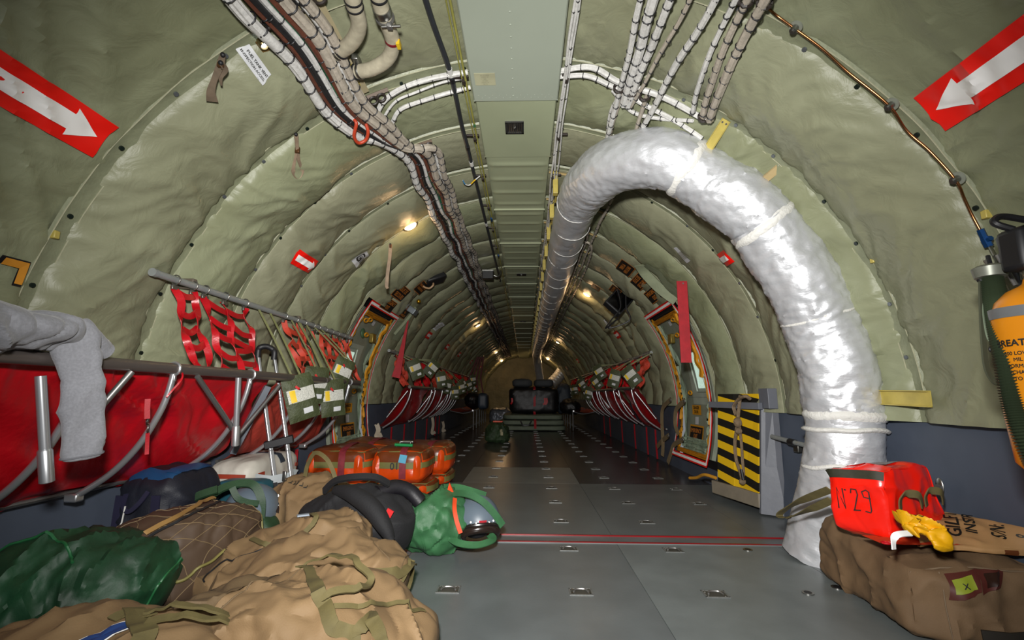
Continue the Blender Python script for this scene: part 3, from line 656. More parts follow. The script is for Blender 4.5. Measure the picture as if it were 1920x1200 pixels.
# small inspection lamp and its gold strap, vent label
t = thing('inspection_lamp', 'small round white lit lamp beside the fuel tank vent label', 'lamp', oh(494, 84, 1.69)); c = oh(494, 84, 1.665); n = V((-c.x, 0, ZC-c.z)).normalized()
a = V((0, 1, 0)); b = n.cross(a)
MB().grid([[c+(a*cos(2*pi*k/24)+b*sin(2*pi*k/24))*r+n*h for k in range(24)] for r, h in ((.017, -.02), (.017, .006), (.013, .010), (.010, .004))], cv=True).build('rim', mat('brass_rim', '#8d7a52', .3, metal=.9), t)
MB().sphere(c, .010, 8).build('lens', mat('lamp_glass_white', (.75, .85, 1), .3, emit=6, var=0), t)
MB().prism([oh(478, 78, 1.685), oh(500, 80, 1.685), oh(514, 112, 1.685), oh(507, 118, 1.685)], n*.004).build('gold_backplate', mat('gold_plate', '#86683a', .4, metal=.5), t, smooth=False)

# ================================================================== hatches, signs, seats on the walls
RFR = 1.69
def sgn(s, z, Yc, base=RFR, flat=False):
    th0 = math.asin((z-ZC)/base)
    if flat: return lambda u, v, off=.004: frp(s, th0+v/base, Yc-s*u, off+.074)
    return lambda u, v, off=.004: hullp(s, th0+v/base, Yc-s*u, off)
REDS = mat('red_reflective_sheet', '#f5180c', .4, var=.05, emit=0, spec=.6); WHS = mat('white_reflective_sheet', '#fbfaf8', .4, var=.02)  # base colours raised to stand in for the sheets' retroreflected flash
def patch(mb, fn, u0, u1, v0, v1, nu=10, nv=8, off=.004, mi=0, lift=.0):
    mb.grid([[fn(u0+(u1-u0)*i/nu, v0+(v1-v0)*j/nv, off+lift) for j in range(nv+1)] for i in range(nu+1)], mi=mi)
def arrow_sign(lbl, s, z, Y, L_, h, aft=1, group=None, n=14):
    oo = .012 if Y > 5 else .004
    t = thing('arrow_sign', lbl, 'sign', hullp(s, math.asin((z-ZC)/RFR), Y), group); fn0 = sgn(s, z, Y, flat=Y > 5)
    d = -s*aft                                              # +u is the reader's right
    fn = lambda u, v, off=.004: fn0(u*d, v, off)
    mb = MB(); patch(mb, fn, -L_/2, L_/2, -h/2, h/2, n, max(n//2, 5), .007+oo); o = mb.build('red_panel', REDS, t)
    mb = MB(); patch(mb, fn, -L_*.44, L_*.22, -h*.2, h*.2, n, 6, .012+oo)
    hs = 8; rows = [[fn(L_*(.22+.22*i/hs), (j/4-1)*h*.36*(1-i/hs), .012+oo) for j in range(9)] for i in range(hs+1)]; mb.grid(rows)
    mb.build('white_arrow', WHS, o)
    return t
arrow_sign('big red sign with white arrow on the near left wall', -1, 1.605, 1.19, .43, .135)
arrow_sign('big red sign with white arrow on the near right wall', 1, 1.655, 1.165, .48, .145, n=20)
arrow_sign('small red and white arrow sign on the left wall above the net rail', -1, 1.61, 2.76, .27, .105)
arrow_sign('small red and white arrow sign partly behind the silver duct, right wall', 1, 1.65, 2.86, .27, .10)
for s, Y, lb in ((-1, 6.43, 'red arrow sign pointing forward, first one beyond the left hatch'), (-1, 8.0, 'red arrow sign pointing forward, second beyond the left hatch'), (-1, 9.5, 'red arrow sign pointing forward, third beyond the left hatch'),
                 (-1, 11.6, 'red arrow sign pointing forward, fourth beyond the left hatch'), (-1, 14, 'tiny far red arrow sign, fifth beyond the left hatch'), (-1, 16, 'tiny far red arrow sign, farthest on the left wall'),
                 (1, 6.35, 'red arrow sign pointing forward, first one beyond the right hatch'), (1, 11.2, 'tiny red arrow sign far along the right wall'), (1, 14.2, 'farthest red arrow sign on the right wall')):
    arrow_sign(lb, s, 1.63, Y, .24, .11, -1, n=10)
# figure on the near left wall
t = thing('wall_numeral', 'orange black-edged numeral 7 painted at the left edge of the near wall', 'marking', oh(25, 485, 1.68)); fn = sgn(-1, 1.15, 1.385)
NUM = [(-.035, .03), (.045, .03), (.048, .0), (.040, -.045), (.016, -.045), (.018, .006), (-.035, .006)]
for sc, m, nm, off in ((1.16, BLK, 'black_edge', .012), (1.0, mat('signal_orange', '#cc8a2c', .5), 'orange_figure', .016)):
    cx, cy = .018, .0
    mb = MB(); vs = [fn(cx+(u-cx)*sc, cy+(v-cy)*sc, off) for u, v in NUM]; mb.add(vs, [(0, 1, 5, 6), (1, 2, 3, 5), (3, 4, 5)]); mb.build(nm, m, t, smooth=False)
# placards
PBL = mat('placard_black', '#141210', .5); POR = mat('placard_orange', '#c8792e', .5); PWH = mat('placard_white', '#c2c4c6', .5, var=.06)
def placard(lbl, s, z, Y, w, h, text, size, base=PBL, ink=POR, edge=None, rot=0, sx=1, bold=0, name='placard', off=.006):
    fn0 = sgn(s, z, Y, flat=True); c, sn = cos(rot), sin(rot); fn = lambda u, v, o=off: fn0(u*c-v*sn, u*sn+v*c, o)
    t = thing(name, lbl, 'sign', fn(0, 0))
    if edge is not None: mb = MB(); patch(mb, fn, -w/2-.006, w/2+.006, -h/2-.006, h/2+.006, 6, 6, off-.001); mb.build('border', edge, t)
    mb = MB(); patch(mb, fn, -w/2, w/2, -h/2, h/2, 6, 6, off+.001); pl_ = mb.build('plate', base, t)
    if text: mb = MB(); write(mb, text, size, lambda a, b: fn(a, b, off+.004), sx=sx, bold=bold); mb.build('lettering', ink, pl_, smooth=False, auto=False)
    return t
placard('black placard reading ISSUE DE SECOURS in orange above the left hatch', -1, 1.80, 4.47, .34, .15, 'ISSUE DE\nSECOURS', .072, edge=POR, sx=.85, bold=.0015)
placard('black placard reading EMERGENCY EXIT in orange above the left hatch', -1, 1.665, 4.44, .34, .12, 'EMERGENCY\nEXIT', .058, edge=POR, sx=.85, bold=.0015)
placard('black placard with two lines of small orange text left of the black speaker', -1, 1.93, 4.78, .26, .14, 'POUR OUVRIR TIRER\nPOIGNEE ROUGE', .042, edge=POR, sx=.62, bold=.001)
placard('black placard reading TO OPEN PULL HANDLE at the upper left hatch corner', -1, 1.69, 4.98, .24, .14, 'TO OPEN\nPULL\nHANDLE IN', .042, edge=POR, sx=.7, bold=.001)
placard('black placard reading ISSUE DE SECOURS in orange above the right hatch', 1, 1.865, 4.28, .36, .13, 'ISSUE DE\nSECOURS', .064, edge=POR, sx=.85, bold=.0015)
placard('black placard reading EMERGENCY EXIT in orange above the right hatch', 1, 1.73, 4.28, .34, .13, 'EMERGENCY\nEXIT', .058, edge=POR, sx=.85, bold=.0015)
placard('black placard reading TIRER LA VERS LE BAS, topmost of the right placards', 1, 1.99, 4.24, .28, .15, 'TIRER LA\nVERS LE BAS', .055, edge=POR, sx=.7, bold=.0015)
placard('small black placard behind the tilted black screen on the right', 1, 1.95, 5.0, .24, .12, 'PULL DOWN\nTO OPEN', .045, edge=POR, sx=.7, bold=.001)
placard('small brown and black placard near the right dome lamp', 1, 2.07, 5.35, .16, .10, 'EXIT', .05, edge=POR, sx=.8)
placard('white label reading FUEL TANK VENT INSPECTION ACCESS by the small lamp', -1, 1.90, 1.52, .17, .060, 'FUEL TANK VENT\nINSPECTION ACCESS', .0195, PWH, INK, rot=0, bold=.0006, name='fuel_tank_label', spacing=1) if False else None
def qlabel(lbl, s, corners, R, text, size, base, ink, rows=None, name='label_plate', thick=.0, bold=.0004, sx=1):
    # corners in reading order: top-left, top-right, bottom-right, bottom-left, found on the wall
    q = [onhull(x, y, R)[1:] for x, y in corners]
    def fn(u, v, off=.008):
        a = [q[0][i]*(1-u)*v+q[1][i]*u*v+q[2][i]*u*(1-v)+q[3][i]*(1-u)*(1-v) for i in (0, 1)]; return hullp(s, a[0], a[1], off)
    t = thing(name, lbl, 'label', fn(.5, .5)); mb = MB(); mb.grid([[fn(i/8, j/6) for j in range(7)] for i in range(9)]); pl_ = mb.build('plate', base, t)
    asp = (fn(0, .5)-fn(1, .5)).length/(fn(.5, 0)-fn(.5, 1)).length
    mb = MB()
    for txt, sz, uu, vv in rows: write(mb, txt, sz, lambda a, b: fn(uu+a*sx/asp, vv+b, .015), bold=sz*.02)
    mb.build('lettering', ink, pl_, smooth=False, auto=False)
    return t
qlabel('white label reading FUEL TANK VENT INSPECTION ACCESS beside the small lamp', -1, [(470, 87), (504, 133), (484, 149), (447, 100)], 1.67, '', 0, PWH, INK, [('FUEL TANK VENT', .27, .55, .64), ('INSPECTION ACCESS', .235, .50, .30), ('.........', .12, .75, .08)], 'fuel_tank_label', sx=1)
qlabel('white G label on the second left quilt bay above the placards', -1, [(684, 466), (690, 478), (666, 500), (658, 488)], 1.66, '', 0, PWH, INK, [('G', .8, .25, .5), ('|||||||||||', .4, .65, .5)])
qlabel('white torn label on the right quilt beside the open lamp flap', 1, [(1266, 462), (1271, 460), (1298, 486), (1290, 492)], 1.66, '', 0, PWH, INKG, [('|||||||||', .5, .5, .5)])
qlabel('narrow white label left of the first far left arrow sign', -1, [(812, 616), (830, 604), (832, 608), (815, 620)], 1.66, '', 0, PWH, INKG, [('||||||||', .5, .5, .5)])
qlabel('small grey label below the black placards on the left', -1, [(773, 553), (778, 553), (764, 570), (759, 568)], 1.66, '', 0, PWH, INKG, [('||||||||', .5, .5, .5)])
qlabel('narrow white label under the tilted black screen on the right', 1, [(1130, 602), (1134, 600), (1146, 614), (1142, 616)], 1.66, '', 0, PWH, INKG, [('||||||||', .5, .5, .5)])

# ---- overwing hatches
HGR = mat('hatch_grey_green', '#868b7a', .45, var=.1, vscale=8, bump=.15, bscale=40); FILM = mat('green_tinted_film', '#8ea08a', .25, var=.15, vscale=9, bump=.6, bscale=12, dist=.02)
YWB = mat('yellow_webbing', '#c98a12', .6, var=.1, vscale=30, bump=.3, bscale=200, dist=.002); GLASS = mat('daylight_pane', '#b9d3c4', .2, emit=.75, var=.45, vscale=90)
def hatch(idx, s, ya=4.10, yb=4.98, z0=.17):
    th0 = math.asin((z0-ZC)/1.69); th1 = radians(34.5); H = (th1-th0)
    def fn(u, v, off=0):                                     # u along the cabin, v up the frame
        th = th0+H*v; r = 1.70-off; return V((s*r*cos(th), ya+(yb-ya)*u, ZC+r*sin(th)))
    t = bpy.data.objects.new('door_%d' % idx, None); COL.objects.link(t); t.location = (s*1.68, (ya+yb)/2, .2); tag(t, kind='structure')
    W_ = yb-ya; HH = 1.70*H
    def gp(u0, u1, v0, v1, off, m, name, par=None, nu=6, nv=20, wob=0, th=None):
        mb = MB(); rows = [[fn(u0+(u1-u0)*i/nu, v0+(v1-v0)*j/nv, off+(wob*noise.noise(V((i*.9, j*.7, off*90))) if wob else 0)) for j in range(nv+1)] for i in range(nu+1)]; mb.grid(rows)
        if th:
            e = [fn(u0, v0+(v1-v0)*j/nv, off-th) for j in range(nv+1)]; mb.grid([rows[0], e]); e = [fn(u1, v0+(v1-v0)*j/nv, off-th) for j in range(nv+1)]; mb.grid([rows[-1], e])
            for j_, vv in ((0, v0), (-1, v1)): mb.grid([[r[j_] for r in rows], [fn(u0+(u1-u0)*i/nu, vv, off-th) for i in range(nu+1)]])
        return mb.build(name, m, par or t)
    gp(-.02, 1.02, -.02, 1.02, -.065, BLK, 'recess')
    pn = gp(.09, .93, .03, .955, -.03, HGR, 'hatch_panel', th=.035)
    # pale window well with a bright daylight pane
    wm = mat('pale_well', '#9fa89a', .4)
    gp(.14, .66, .34, .72, -.026, wm, 'window_surround', pn, th=.01)
    gp(.20, .44, .44, .665, -.020, GLASS, 'window_pane', pn, th=.01)
    mb = MB()
    ring = [(.19, .42), (.46, .42), (.46, .69), (.19, .69), (.19, .42)]
    mb.tube([fn(a, b, -.012) for a, b in ring], .008, 8).build('window_rim', wm, pn)
    # tape border red-white-red
    for (u0, u1, v0, v1) in ((-.03, .03, -.01, 1.0), (.985, 1.035, -.01, 1.0), (-.03, 1.035, -.018, .015), (-.03, 1.035, .985, 1.02)):
        gp(u0, u1, v0, v1, .038, REDS, 'red_tape', nu=3, nv=40, wob=.004)
        du = (u1-u0)*.24 if u1-u0 < .2 else .01; dv = (v1-v0)*.26 if v1-v0 < .2 else .006
        gp(u0+du, u1-du, v0+dv, v1-dv, .042, WHS, 'white_tape', nu=3, nv=40, wob=.004)
    for (u0, u1, v0, v1) in ((.03, .05, .02, .98), (.93, .985, .02, .98), (.03, .985, .955, .985)):
        gp(u0, u1, v0, v1, .015, BLK, 'rubber_seal', nu=3, nv=30, wob=.01)
    for (u0, u1, v0, v1, w_) in ((.05, .10, .04, .97, .02), (.88, .95, .05, .97, .03), (.05, .95, .02, .05, .01), (.10, .90, .915, .95, .02)):
        gp(u0, u1, v0, v1, .022, YWB, 'yellow_webbing', nu=4, nv=40, wob=w_, th=.004)
    for (u0, u1, v0, v1) in ((.10, .19, .06, .35), (.78, .88, .06, .9), (.16, .8, .05, .13)):
        gp(u0, u1, v0, v1, -.002, FILM, 'plastic_film', nu=6, nv=14, wob=.03)
    # placards on the hatch
    for k, (v0, v1, bc, ic, ec, txt, sz) in enumerate(((.115, .20, PBL, POR, YWB, 'EMERGENCY\nEXIT', .052), (.275, .335, YWB, PBL, None, 'DANGER\nDOOR', .040))):
        uc = .55; hw = .18 if k == 0 else .13
        if ec: gp(uc-hw-.02, uc+hw+.02, v0-.01, v1+.01, -.018, ec, 'placard_border', pn, nu=2, nv=4)
        o = gp(uc-hw, uc+hw, v0, v1, -.016, bc, 'placard', pn, nu=2, nv=4)
        mb = MB(); vc = (v0+v1)/2
        write(mb, txt, sz, lambda a, b: fn(uc-s*a/W_, vc+b/HH, -.012), sx=.9, bold=.0014); mb.build('placard_lettering', ic, pn, smooth=False, auto=False)
    gp(.50, .60, .215, .262, -.018, PWH, 'white_tag', pn, nu=2, nv=2)
    gp(.52, .60, .87, .90, -.016, PWH, 'white_tag', pn, nu=2, nv=2)
    # handles and latch loops
    GRN = mat('green_latch_cup', '#3e5a3d', .5)
    mb = MB(); mb.sphere(fn(.40, .80, -.01), .05, 8, sc=(.4, 1, 1)); mb.build('latch_cup', GRN, t)
    for uu, vv in ((.42, .80), (.58, .415), (.3, .90), (.2, .885)):
        MB().tube([fn(uu+.05*cos(q*pi/8), vv+.012*sin(q*pi/8), .022) for q in range(17)], .008, 6).build('yellow_loop', YWB, t)
    MB().box(fn(.72, .79, .0), (.05, .10, .10)).build('latch_box', mat('brass_latch', '#7d6a2a', .4, metal=.5), t, bevel=.01)
    mb = MB()
    for i in range(16): mb.sphere(fn(.2+.04*i, .385, -.025), .005, 4)
    mb.build('rivet_row', STEEL, pn)
    # hanging yellow strap bundle along one side
    uu = .85 if s < 0 else .12
    mb = MB(); P = cr([fn(uu+.02*sin(i*2.1), .93-.42*i/9, .03+.01*(i % 2)) for i in range(10)], 5); ribbon(mb, P, .045, .02, nrm=(-s, 0, -.3)); mb.build('strap_bundle', YWB, t)
    return t
hatch(1, -1); hatch(2, 1)

# opened quilt flap with lamp box and the hanging red ribbon tags
def flap_lamp(s, z, Y, lbl):
    fn = sgn(s, z, Y); t = thing('flap_opening', lbl, 'flap', fn(0, 0))
    PALE = mat('pale_green_backing', '#858c72', .45, var=.1, bump=.4, bscale=20)
    mb = MB(); patch(mb, fn, -.10, .10, -.30, .16, 6, 10, .014); mb.build('backing', PALE, t)
    P = cr([fn(-.12, -.26, .03), fn(-.14, -.08, .07), fn(-.13, .1, .07), fn(-.06, .2, .03)], 6) if s > 0 else cr([fn(-.12, -.24, .02), fn(-.12, 0, .03), fn(-.10, .16, .02)], 6)
    mb = MB(); ribbon(mb, P, .09 if s > 0 else .03, .012, nrm=(-s*.6, -.6, -.2)); mb.build('cloth_flap', PALE, t)
    return t
flap_lamp(1, 1.80, 3.86, 'opened pale green quilt flap above the right hatch around a grey switch box')
flap_lamp(-1, 1.66, 5.28, 'opened pale quilt flap beyond the left hatch around a small grey box')
bx = thing('switch_box', 'grey switch box with red button inside the open flap, right wall', 'box', atY(1265, 517, 3.85))
c = atY(1266, 518, 3.85); BG = mat('box_grey', '#6d7478', .4, metal=.3); R_ = Matrix.Rotation(-.5, 3, 'Y')
MB().box(c, (.13, .10, .10), R=R_).build('housing', BG, bx, smooth=False, bevel=.008); MB().cyl(c+V((-.02, -.05, .02)), c+V((-.02, -.075, .02)), .018).build('red_button', mat('button_red', '#b01f20', .4), bx)
MB().cyl(c+V((-.06, -.05, -.05)), c+V((-.04, -.07, -.06)), .012).build('knob', STEEL, bx); MB().cyl(c+V((.04, -.05, .0)), c+V((.04, -.065, .0)), .012).build('black_knob', BLK, bx)
bx2 = thing('small_wall_box', 'small grey box holding the long red ribbon on the left ceiling', 'box', oh(774, 583, 1.62))
MB().box(oh(774, 583, 1.60), (.09, .14, .07), R=Matrix.Rotation(.6, 3, 'Y')).build('housing', BG, bx2, smooth=False, bevel=.008)
MB().sphere(oh(785, 565, 1.63), .025, 8).build('yellow_knob', mat('gold_knob', '#b58a20', .3, metal=.8), bx2)
RED = mat('crimson_seat_nylon', '#b00a18', .36, var=.12, vscale=6, bump=.3, bscale=30); REDW = mat('red_webbing', '#a01420', .6, var=.12, vscale=20, bump=.35, bscale=160, dist=.002)
RST = mat('rust_red_seat_nylon', '#a3382c', .55, var=.14, vscale=10, bump=.4, bscale=30); OWB = mat('orange_red_webbing', '#b83a26', .6, var=.14, vscale=20, bump=.35, bscale=160, dist=.002)
rt = thing('red_ribbon_tag', 'wide red ribbon tag hanging straight down beside the right hatch', 'ribbon', atY(1280, 525, 3.75))
a = atY(1280, 527, 3.42); b = atY(1285, 680, 3.42); mb = MB(); mb.box((a+b)/2, (.078, .006, (a-b).length), R=Matrix.Rotation(0, 3, 'Y')); mb.build('ribbon', REDW, rt, smooth=False); MB().cyl(a+V((0, -.008, -.02)), a+V((0, .002, -.02)), .006).build('snap', STEEL, rt)
lr = thing('red_ribbon_tag', 'long narrow red ribbon hanging from the left ceiling box to the seats', 'ribbon', oh(765, 597, 1.6))
mb = MB(); ribbon(mb, cr([atY(766, 597, 5.22), atY(757, 640, 5.2), atY(749, 680, 5.17), atY(742, 708, 5.15)], 6), [.01+.09*i/18 for i in range(19)], .005, nrm=(.6, -1, 0)); mb.build('ribbon', REDW, lr)
# tan straps hung from the left wall
TAN = mat('tan_leather_strap', '#8d7a66', .6, var=.15, vscale=30); BRN = mat('brown_leather_strap', '#6a5c4c', .6, var=.15, vscale=30)
def strap_thing(lbl, pts, w, m, name='hanging_strap', cat='strap', buckle=None, group=None, nrm=(.6, -1, 0), th=.004):
    t = thing(name, lbl, cat, pts[0], group); P = cr(pts, 8); mb = MB(); ww = w if not isinstance(w, list) else [cr([(q, 0, 0) for q in w], 8)[i][0] for i in range(len(P))]
    ribbon(mb, P, ww, th, nrm=nrm); mb.build('strap', m, t)
    MB().sphere(P[0], .009, 6).build('stud', BLK, t)
    if buckle is not None: MB().box(P[buckle], (.022, .012, .03)).build('buckle', mat('bronze_buckle', '#6a4a30', .4, metal=.7), t, bevel=.003)
    return t
strap_thing('grey-brown leather strap hanging from the first seam on the left wall', hpx([(418, 103), (412, 125), (402, 150), (396, 172), (398, 190)], 1.63), [.018, .024, .02, .028, .038], BRN, buckle=6)
strap_thing('short forked flap of the grey-brown strap on the first left seam', hpx([(414, 118), (421, 130), (414, 145), (415, 160)], 1.62), [.018, .024, .014, .006], BRN)
strap_thing('tan looped leather strap hanging from the second seam on the left wall', hpx([(555, 252), (557, 275), (560, 300), (566, 320), (558, 332), (550, 322), (553, 300), (557, 280)], 1.64), [.018, .016, .016, .02, .022, .018, .012, .01], TAN, buckle=10)
strap_thing('long tan strap hanging straight down near the nearest dome lamp', [atY(732, 458, 3.45), atY(731, 480, 3.45), atY(727, 510, 3.45), atY(725, 535, 3.45), atY(727, 541, 3.45)], [.028, .026, .026, .026, .018], TAN, buckle=2)
# black speaker and tilted screen
sp = thing('speaker', 'black rounded box on the left ceiling with tan hook below', 'speaker', atY(815, 523, 4.9)); c = atY(815, 522, 4.85)
MB().box(c, (.24, .20, .09), R=Matrix.Rotation(-.45, 3, 'Y')@Matrix.Rotation(.4, 3, 'Z'), taper=.8).build('housing', mat('matte_black', '#1d1e20', .5), sp, bevel=.02)
MB().tube(cr([c+V((-.12, -.05, -.05)), c+V((-.10, -.08, -.11)), c+V((-.04, -.08, -.13)), c+V((0, -.08, -.10)), c+V((0, -.06, -.07))], 6), .010, 8).build('hook', mat('tan_hook', '#a98a68', .5), sp)
MB().box(c+V((-.13, -.04, -.03)), (.05, .05, .03)).build('bracket', STEEL, sp, bevel=.004)
sc_ = thing('screen', 'tilted black screen hanging from the right ceiling by a cable', 'screen', atY(1162, 560, 5.0)); c = atY(1163, 562, 5.0)
R_ = Matrix.Rotation(.75, 3, 'Y')@Matrix.Rotation(-.25, 3, 'X')
MB().box(c, (.22, .10, .34), R=R_).build('housing', mat('matte_black', '#1d1e20', .5), sc_, bevel=.012); MB().box(c+R_@V((0, -.053, 0)), (.19, .004, .30), R=R_).build('display', mat('black_glass', '#050506', .15), sc_)
for q in range(2): MB().tube(cr([c+V((-.05+.1*q, -.08, .12)), c+V((-.02+.06*q, -.1, -.1)), c+V((-.12+.2*q, -.06, -.24)), c+V((-.17+.03*q, 0, -.32)), c+V((-.02, .02, -.2))], 8), .008, 6).build('cable', BLK, sc_)

# ---- rails, nets and folding troop seats
RAILG = mat('grey_painted_tube', '#8d9190', .4, metal=.2, var=.06, vscale=30); HOOK = mat('steel_hook', '#7e7c76', .35, metal=.8)
SATTUBE = mat('satin_tube', '#b6b8bb', .28, metal=.75, var=.04); DTUBE = mat('dark_satin_tube', '#6c6460', .35, metal=.6, var=.06)
def net_rail(lbl, s, y0, y1, z=1.25, x=1.50):
    t = thing('net_rail', lbl, 'rail', (s*x, y0, z)); MB().tube([(s*x, y0, z), (s*x, y1, z)], .0155, 14).build('tube', RAILG, t)
    MB().tube([(s*x, y0-.001, z), (s*x, y0+.02, z)], .018, 14).build('end_collar', RAILG, t)
    y = y0+.25; k = 0
    while y < y1:
        if abs(((y-Y0)/DY) % 1-.5) < .5: MB().box((s*(x+.05), y, z+.01), (.10, .03, .05)).build('wall_bracket', mat('brown_bracket', '#5c5348', .5), t, bevel=.006)
        y += 1.016; k += 1
        if k > 12: break
    return t
net_rail('grey tube rail on the left wall that the red nets hang from', -1, 1.80, 4.0)
net_rail('long grey tube rail beyond the left hatch above the far seats', -1, 5.15, 15)
net_rail('long grey tube rail beyond the right hatch above the far seats', 1, 5.30, 15)
def net(lbl, s, ys, m, zt=1.25, zb=.87, x=1.50, scr=.6, seed=0, group=None, cross=4, w=.024, detail=True):
    t = thing('webbing_net', lbl, 'net', (s*x, ys[0], zt), group); yc = sum(ys)/len(ys); rr = random.Random(seed); paths = []
    for i, y in enumerate(ys):
        pts = []
        for k in range(7):
            f = k/6; yy = y+(yc-y)*(1-scr)*f+.02*rr.uniform(-1, 1)*(k > 0); xx = x-(.12*f)+.015*rr.uniform(-1, 1)
            pts.append(V((s*xx, yy, zt-.03-(zt-.03-zb)*f)))
        P = cr(pts, 5); paths.append(P); mb = MB(); ph = rr.uniform(0, 6)
        ribbon(mb, P, w, .003, nrm=[V((-s*cos(.7*sin(ph+j*.4)), .9*sin(ph+j*.37)-.4, .1)) for j in range(len(P))]); us = mb.build('upright_strap', m, t)
        if detail:
            MB().tube([V((s*x+.021*cos(q*pi/6), y, zt+.021*sin(q*pi/6))) for q in range(13)], .003, 6).build('hook', HOOK, us)
            MB().box((s*x, y, zt-.035), (.012, w*1.3, .02)).build('buckle', HOOK, us, bevel=.002)
    for i in range(len(ys)-1):
        for k in range(cross):
            f = (k+.6+rr.uniform(-.2, .2))/cross; j = min(len(paths[i])-1, int(f*(len(paths[i])-1))); j2 = min(len(paths[i])-1, max(0, j+rr.choice((-2, 0, 2, 3))))
            a = paths[i][j]; b = paths[i+1][j2]; mid = (a+b)/2+V((-s*.01*rr.random(), 0, -.02*rr.random())); mb = MB(); ribbon(mb, cr([a, mid, b], 4), w*.95, .003, nrm=(-s, -.3, .2)); mb.build('cross_strap', m, t)
    return t
net('crimson webbing net hung at the front end of the left rail, first of two', -1, [1.93, 2.04], RED, zb=.86, seed=1, scr=1.0, cross=5, w=.030)
net('crimson webbing net with three uprights beside the first one', -1, [2.12, 2.27, 2.44], RED, zb=.86, seed=2, scr=.95, cross=5, w=.030)
net('orange-red webbing net with three uprights behind the trolley handle', -1, [2.86, 3.0, 3.12], OWB, seed=3, scr=.7, cross=4, w=.034)
net('orange-red webbing net behind the hanging olive pouches', -1, [3.34, 3.46, 3.58, 3.7], OWB, seed=4, scr=.9, cross=5, w=.030)
net('orange-red webbing net at the hatch end of the left rail', -1, [3.82, 3.92], OWB, seed=6, scr=.9, cross=3, w=.026)
net('loose single orange-red strap left of the olive pouches', -1, [3.25], OWB, seed=5, cross=0, w=.014, zb=.98)
strap_thing('loose thin red cord trailing from the first net over the seat tube', [atX(335, 690, -1.32), atX(342, 700, -1.27), atX(340, 712, -1.26), atX(325, 730, -1.27), atX(312, 745, -1.28)], .006, RED, 'trailing_red_strap', 'strap')

def prof(f, back=0):                                       # seat support: front tube (f=0) down to wall hinge (f=1)
    pts = [(1.285, .825), (1.300, .75), (1.325, .67), (1.385, .56), (1.475, .46), (1.60, .375)]
    P = prof.c; i = f*(len(P)-1); k = min(int(i), len(P)-2); a, b = P[k], P[k+1]; t_ = i-k
    return a[0]+(b[0]-a[0])*t_, a[1]+(b[1]-a[1])*t_
prof.c = [(p[0], p[1]) for p in cr([(1.285, .825), (1.298, .75), (1.325, .67), (1.385, .56), (1.475, .46), (1.60, .375)], 6)]
def seat(lbl, s, y0, y1, m, tubes, legs=(), braces=(), seed=0, straps=3, group=None, detail=True, name='folding_troop_seat', tubem=None, fr_y=None):
    t = thing(name, lbl, 'seat', (s*1.6, y0, .375), group); a0, a1 = fr_y or (y0, y1)
    MB().tube([(s*1.285, a0, .845), (s*1.285, a1, .845)], .0205 if detail else .018, 16).build('front_tube', tubem or DTUBE, t)
    MB().tube([(s*1.645, y0, .385), (s*1.645, y1, .385)], .010, 8).build('rear_tube', DALU, t)
    mb = MB(); ny = max(8, int((y1-y0)/(.012 if detail else .05))); nf = 26 if detail else 12; rows = []
    for i in range(ny+1):
        yy = y0+(y1-y0)*i/ny; r = []
        for j in range(nf+1):
            f = j/nf; x, z = prof(f); bag = .045+.05*sin(pi*f)
            w = noise.noise(V((yy*2, f*2, seed)))
            g = (.048*ridge(yy*3.2-f*2.2*s*-1+w, f*.8, seed)+.022*ridge(yy*9-f*4+w*2, f*1.2, seed+4)+.012*ridge(yy*22-f*2, f*.6, seed+8)*(1-f)**1.5)*(.35+.65*sin(pi*min(1, f*1.1+.05)))
            edge = .03*abs(sin((yy-y0)*7))*(f > .9)
            r.append(V((s*(x+bag+g*.8), yy, z+(-.01 if f > 0 else .01)+(edge if detail else 0)-.025*f*noise.noise(V((yy*3, 7, seed))))))
        rows.append(r)
    # hem wraps over the tube
    for i, r in enumerate(rows): r.insert(0, V((s*1.31, r[0].y, .845)))
    mb.grid(rows)
    fo = mb.build('seat_fabric', m, t)
    for yy in tubes:
        P = [V((s*(p[0]), yy+.0*i, p[1])) for i, p in enumerate(prof.c)]
        su = MB().tube(P, .0115 if detail else .010, 10).build('support_tube', SATTUBE, t)
        if detail:
            MB().tube([V((s*1.285+.0235*cos(q*pi/8), yy, .845+.0235*sin(q*pi/8))) for q in range(17)], .0055, 6).build('tube_clamp', ALU, su)
            MB().box((s*1.285, yy, .812), (.02, .012, .03)).build('clevis', ALU, su, bevel=.003)
            MB().box((s*1.60, yy, .375), (.05, .035, .03)).build('hinge_foot', ALU, su, bevel=.006)
    for (a, b) in legs:
        a = V(a); b = V(b); d = (b-a).normalized(); lg = MB().tube([a, b], .0125, 12).build('leg', SATTUBE, t)
        MB().tube([b-d*.09, b-d*.085, b-d*.002, b], [.014, .0165, .0165, .012], 12).build('leg_foot', ALU, lg)
    for (a, b) in braces:
        MB().tube([V(a), V(b)], .0105 if detail else .008, 10).build('brace', DALU if detail else ALU, t)
    rr = random.Random(seed)
    for k in range(straps):
        yy = y0+(y1-y0)*(k+.5+rr.uniform(-.2, .2))/straps; mb = MB(); ribbon(mb, [V((s*1.60, yy, .36)), V((s*1.605, yy+.01, .2)), V((s*1.61, yy, .02))], .026, .003, nrm=(-s, -.4, 0)); mb.build('tie_down_strap', REDW, t)
    return t
xl = -1.285
seat('crimson folded troop seat nearest the camera, grey sweater hung on its tube', -1, .62, 2.50, RED, [1.36, 1.71, 2.20], seed=3, straps=0, fr_y=(.55, 3.02),
     legs=[(atX(76, 705, -1.255), atX(88, 905, -1.235)), (atX(447, 708, -1.262), atX(441, 836, -1.27))],
     braces=[(atX(247, 697, -1.275), atX(172, 782, -1.32)), (atX(370, 706, -1.275), atX(438, 806, -1.29))])
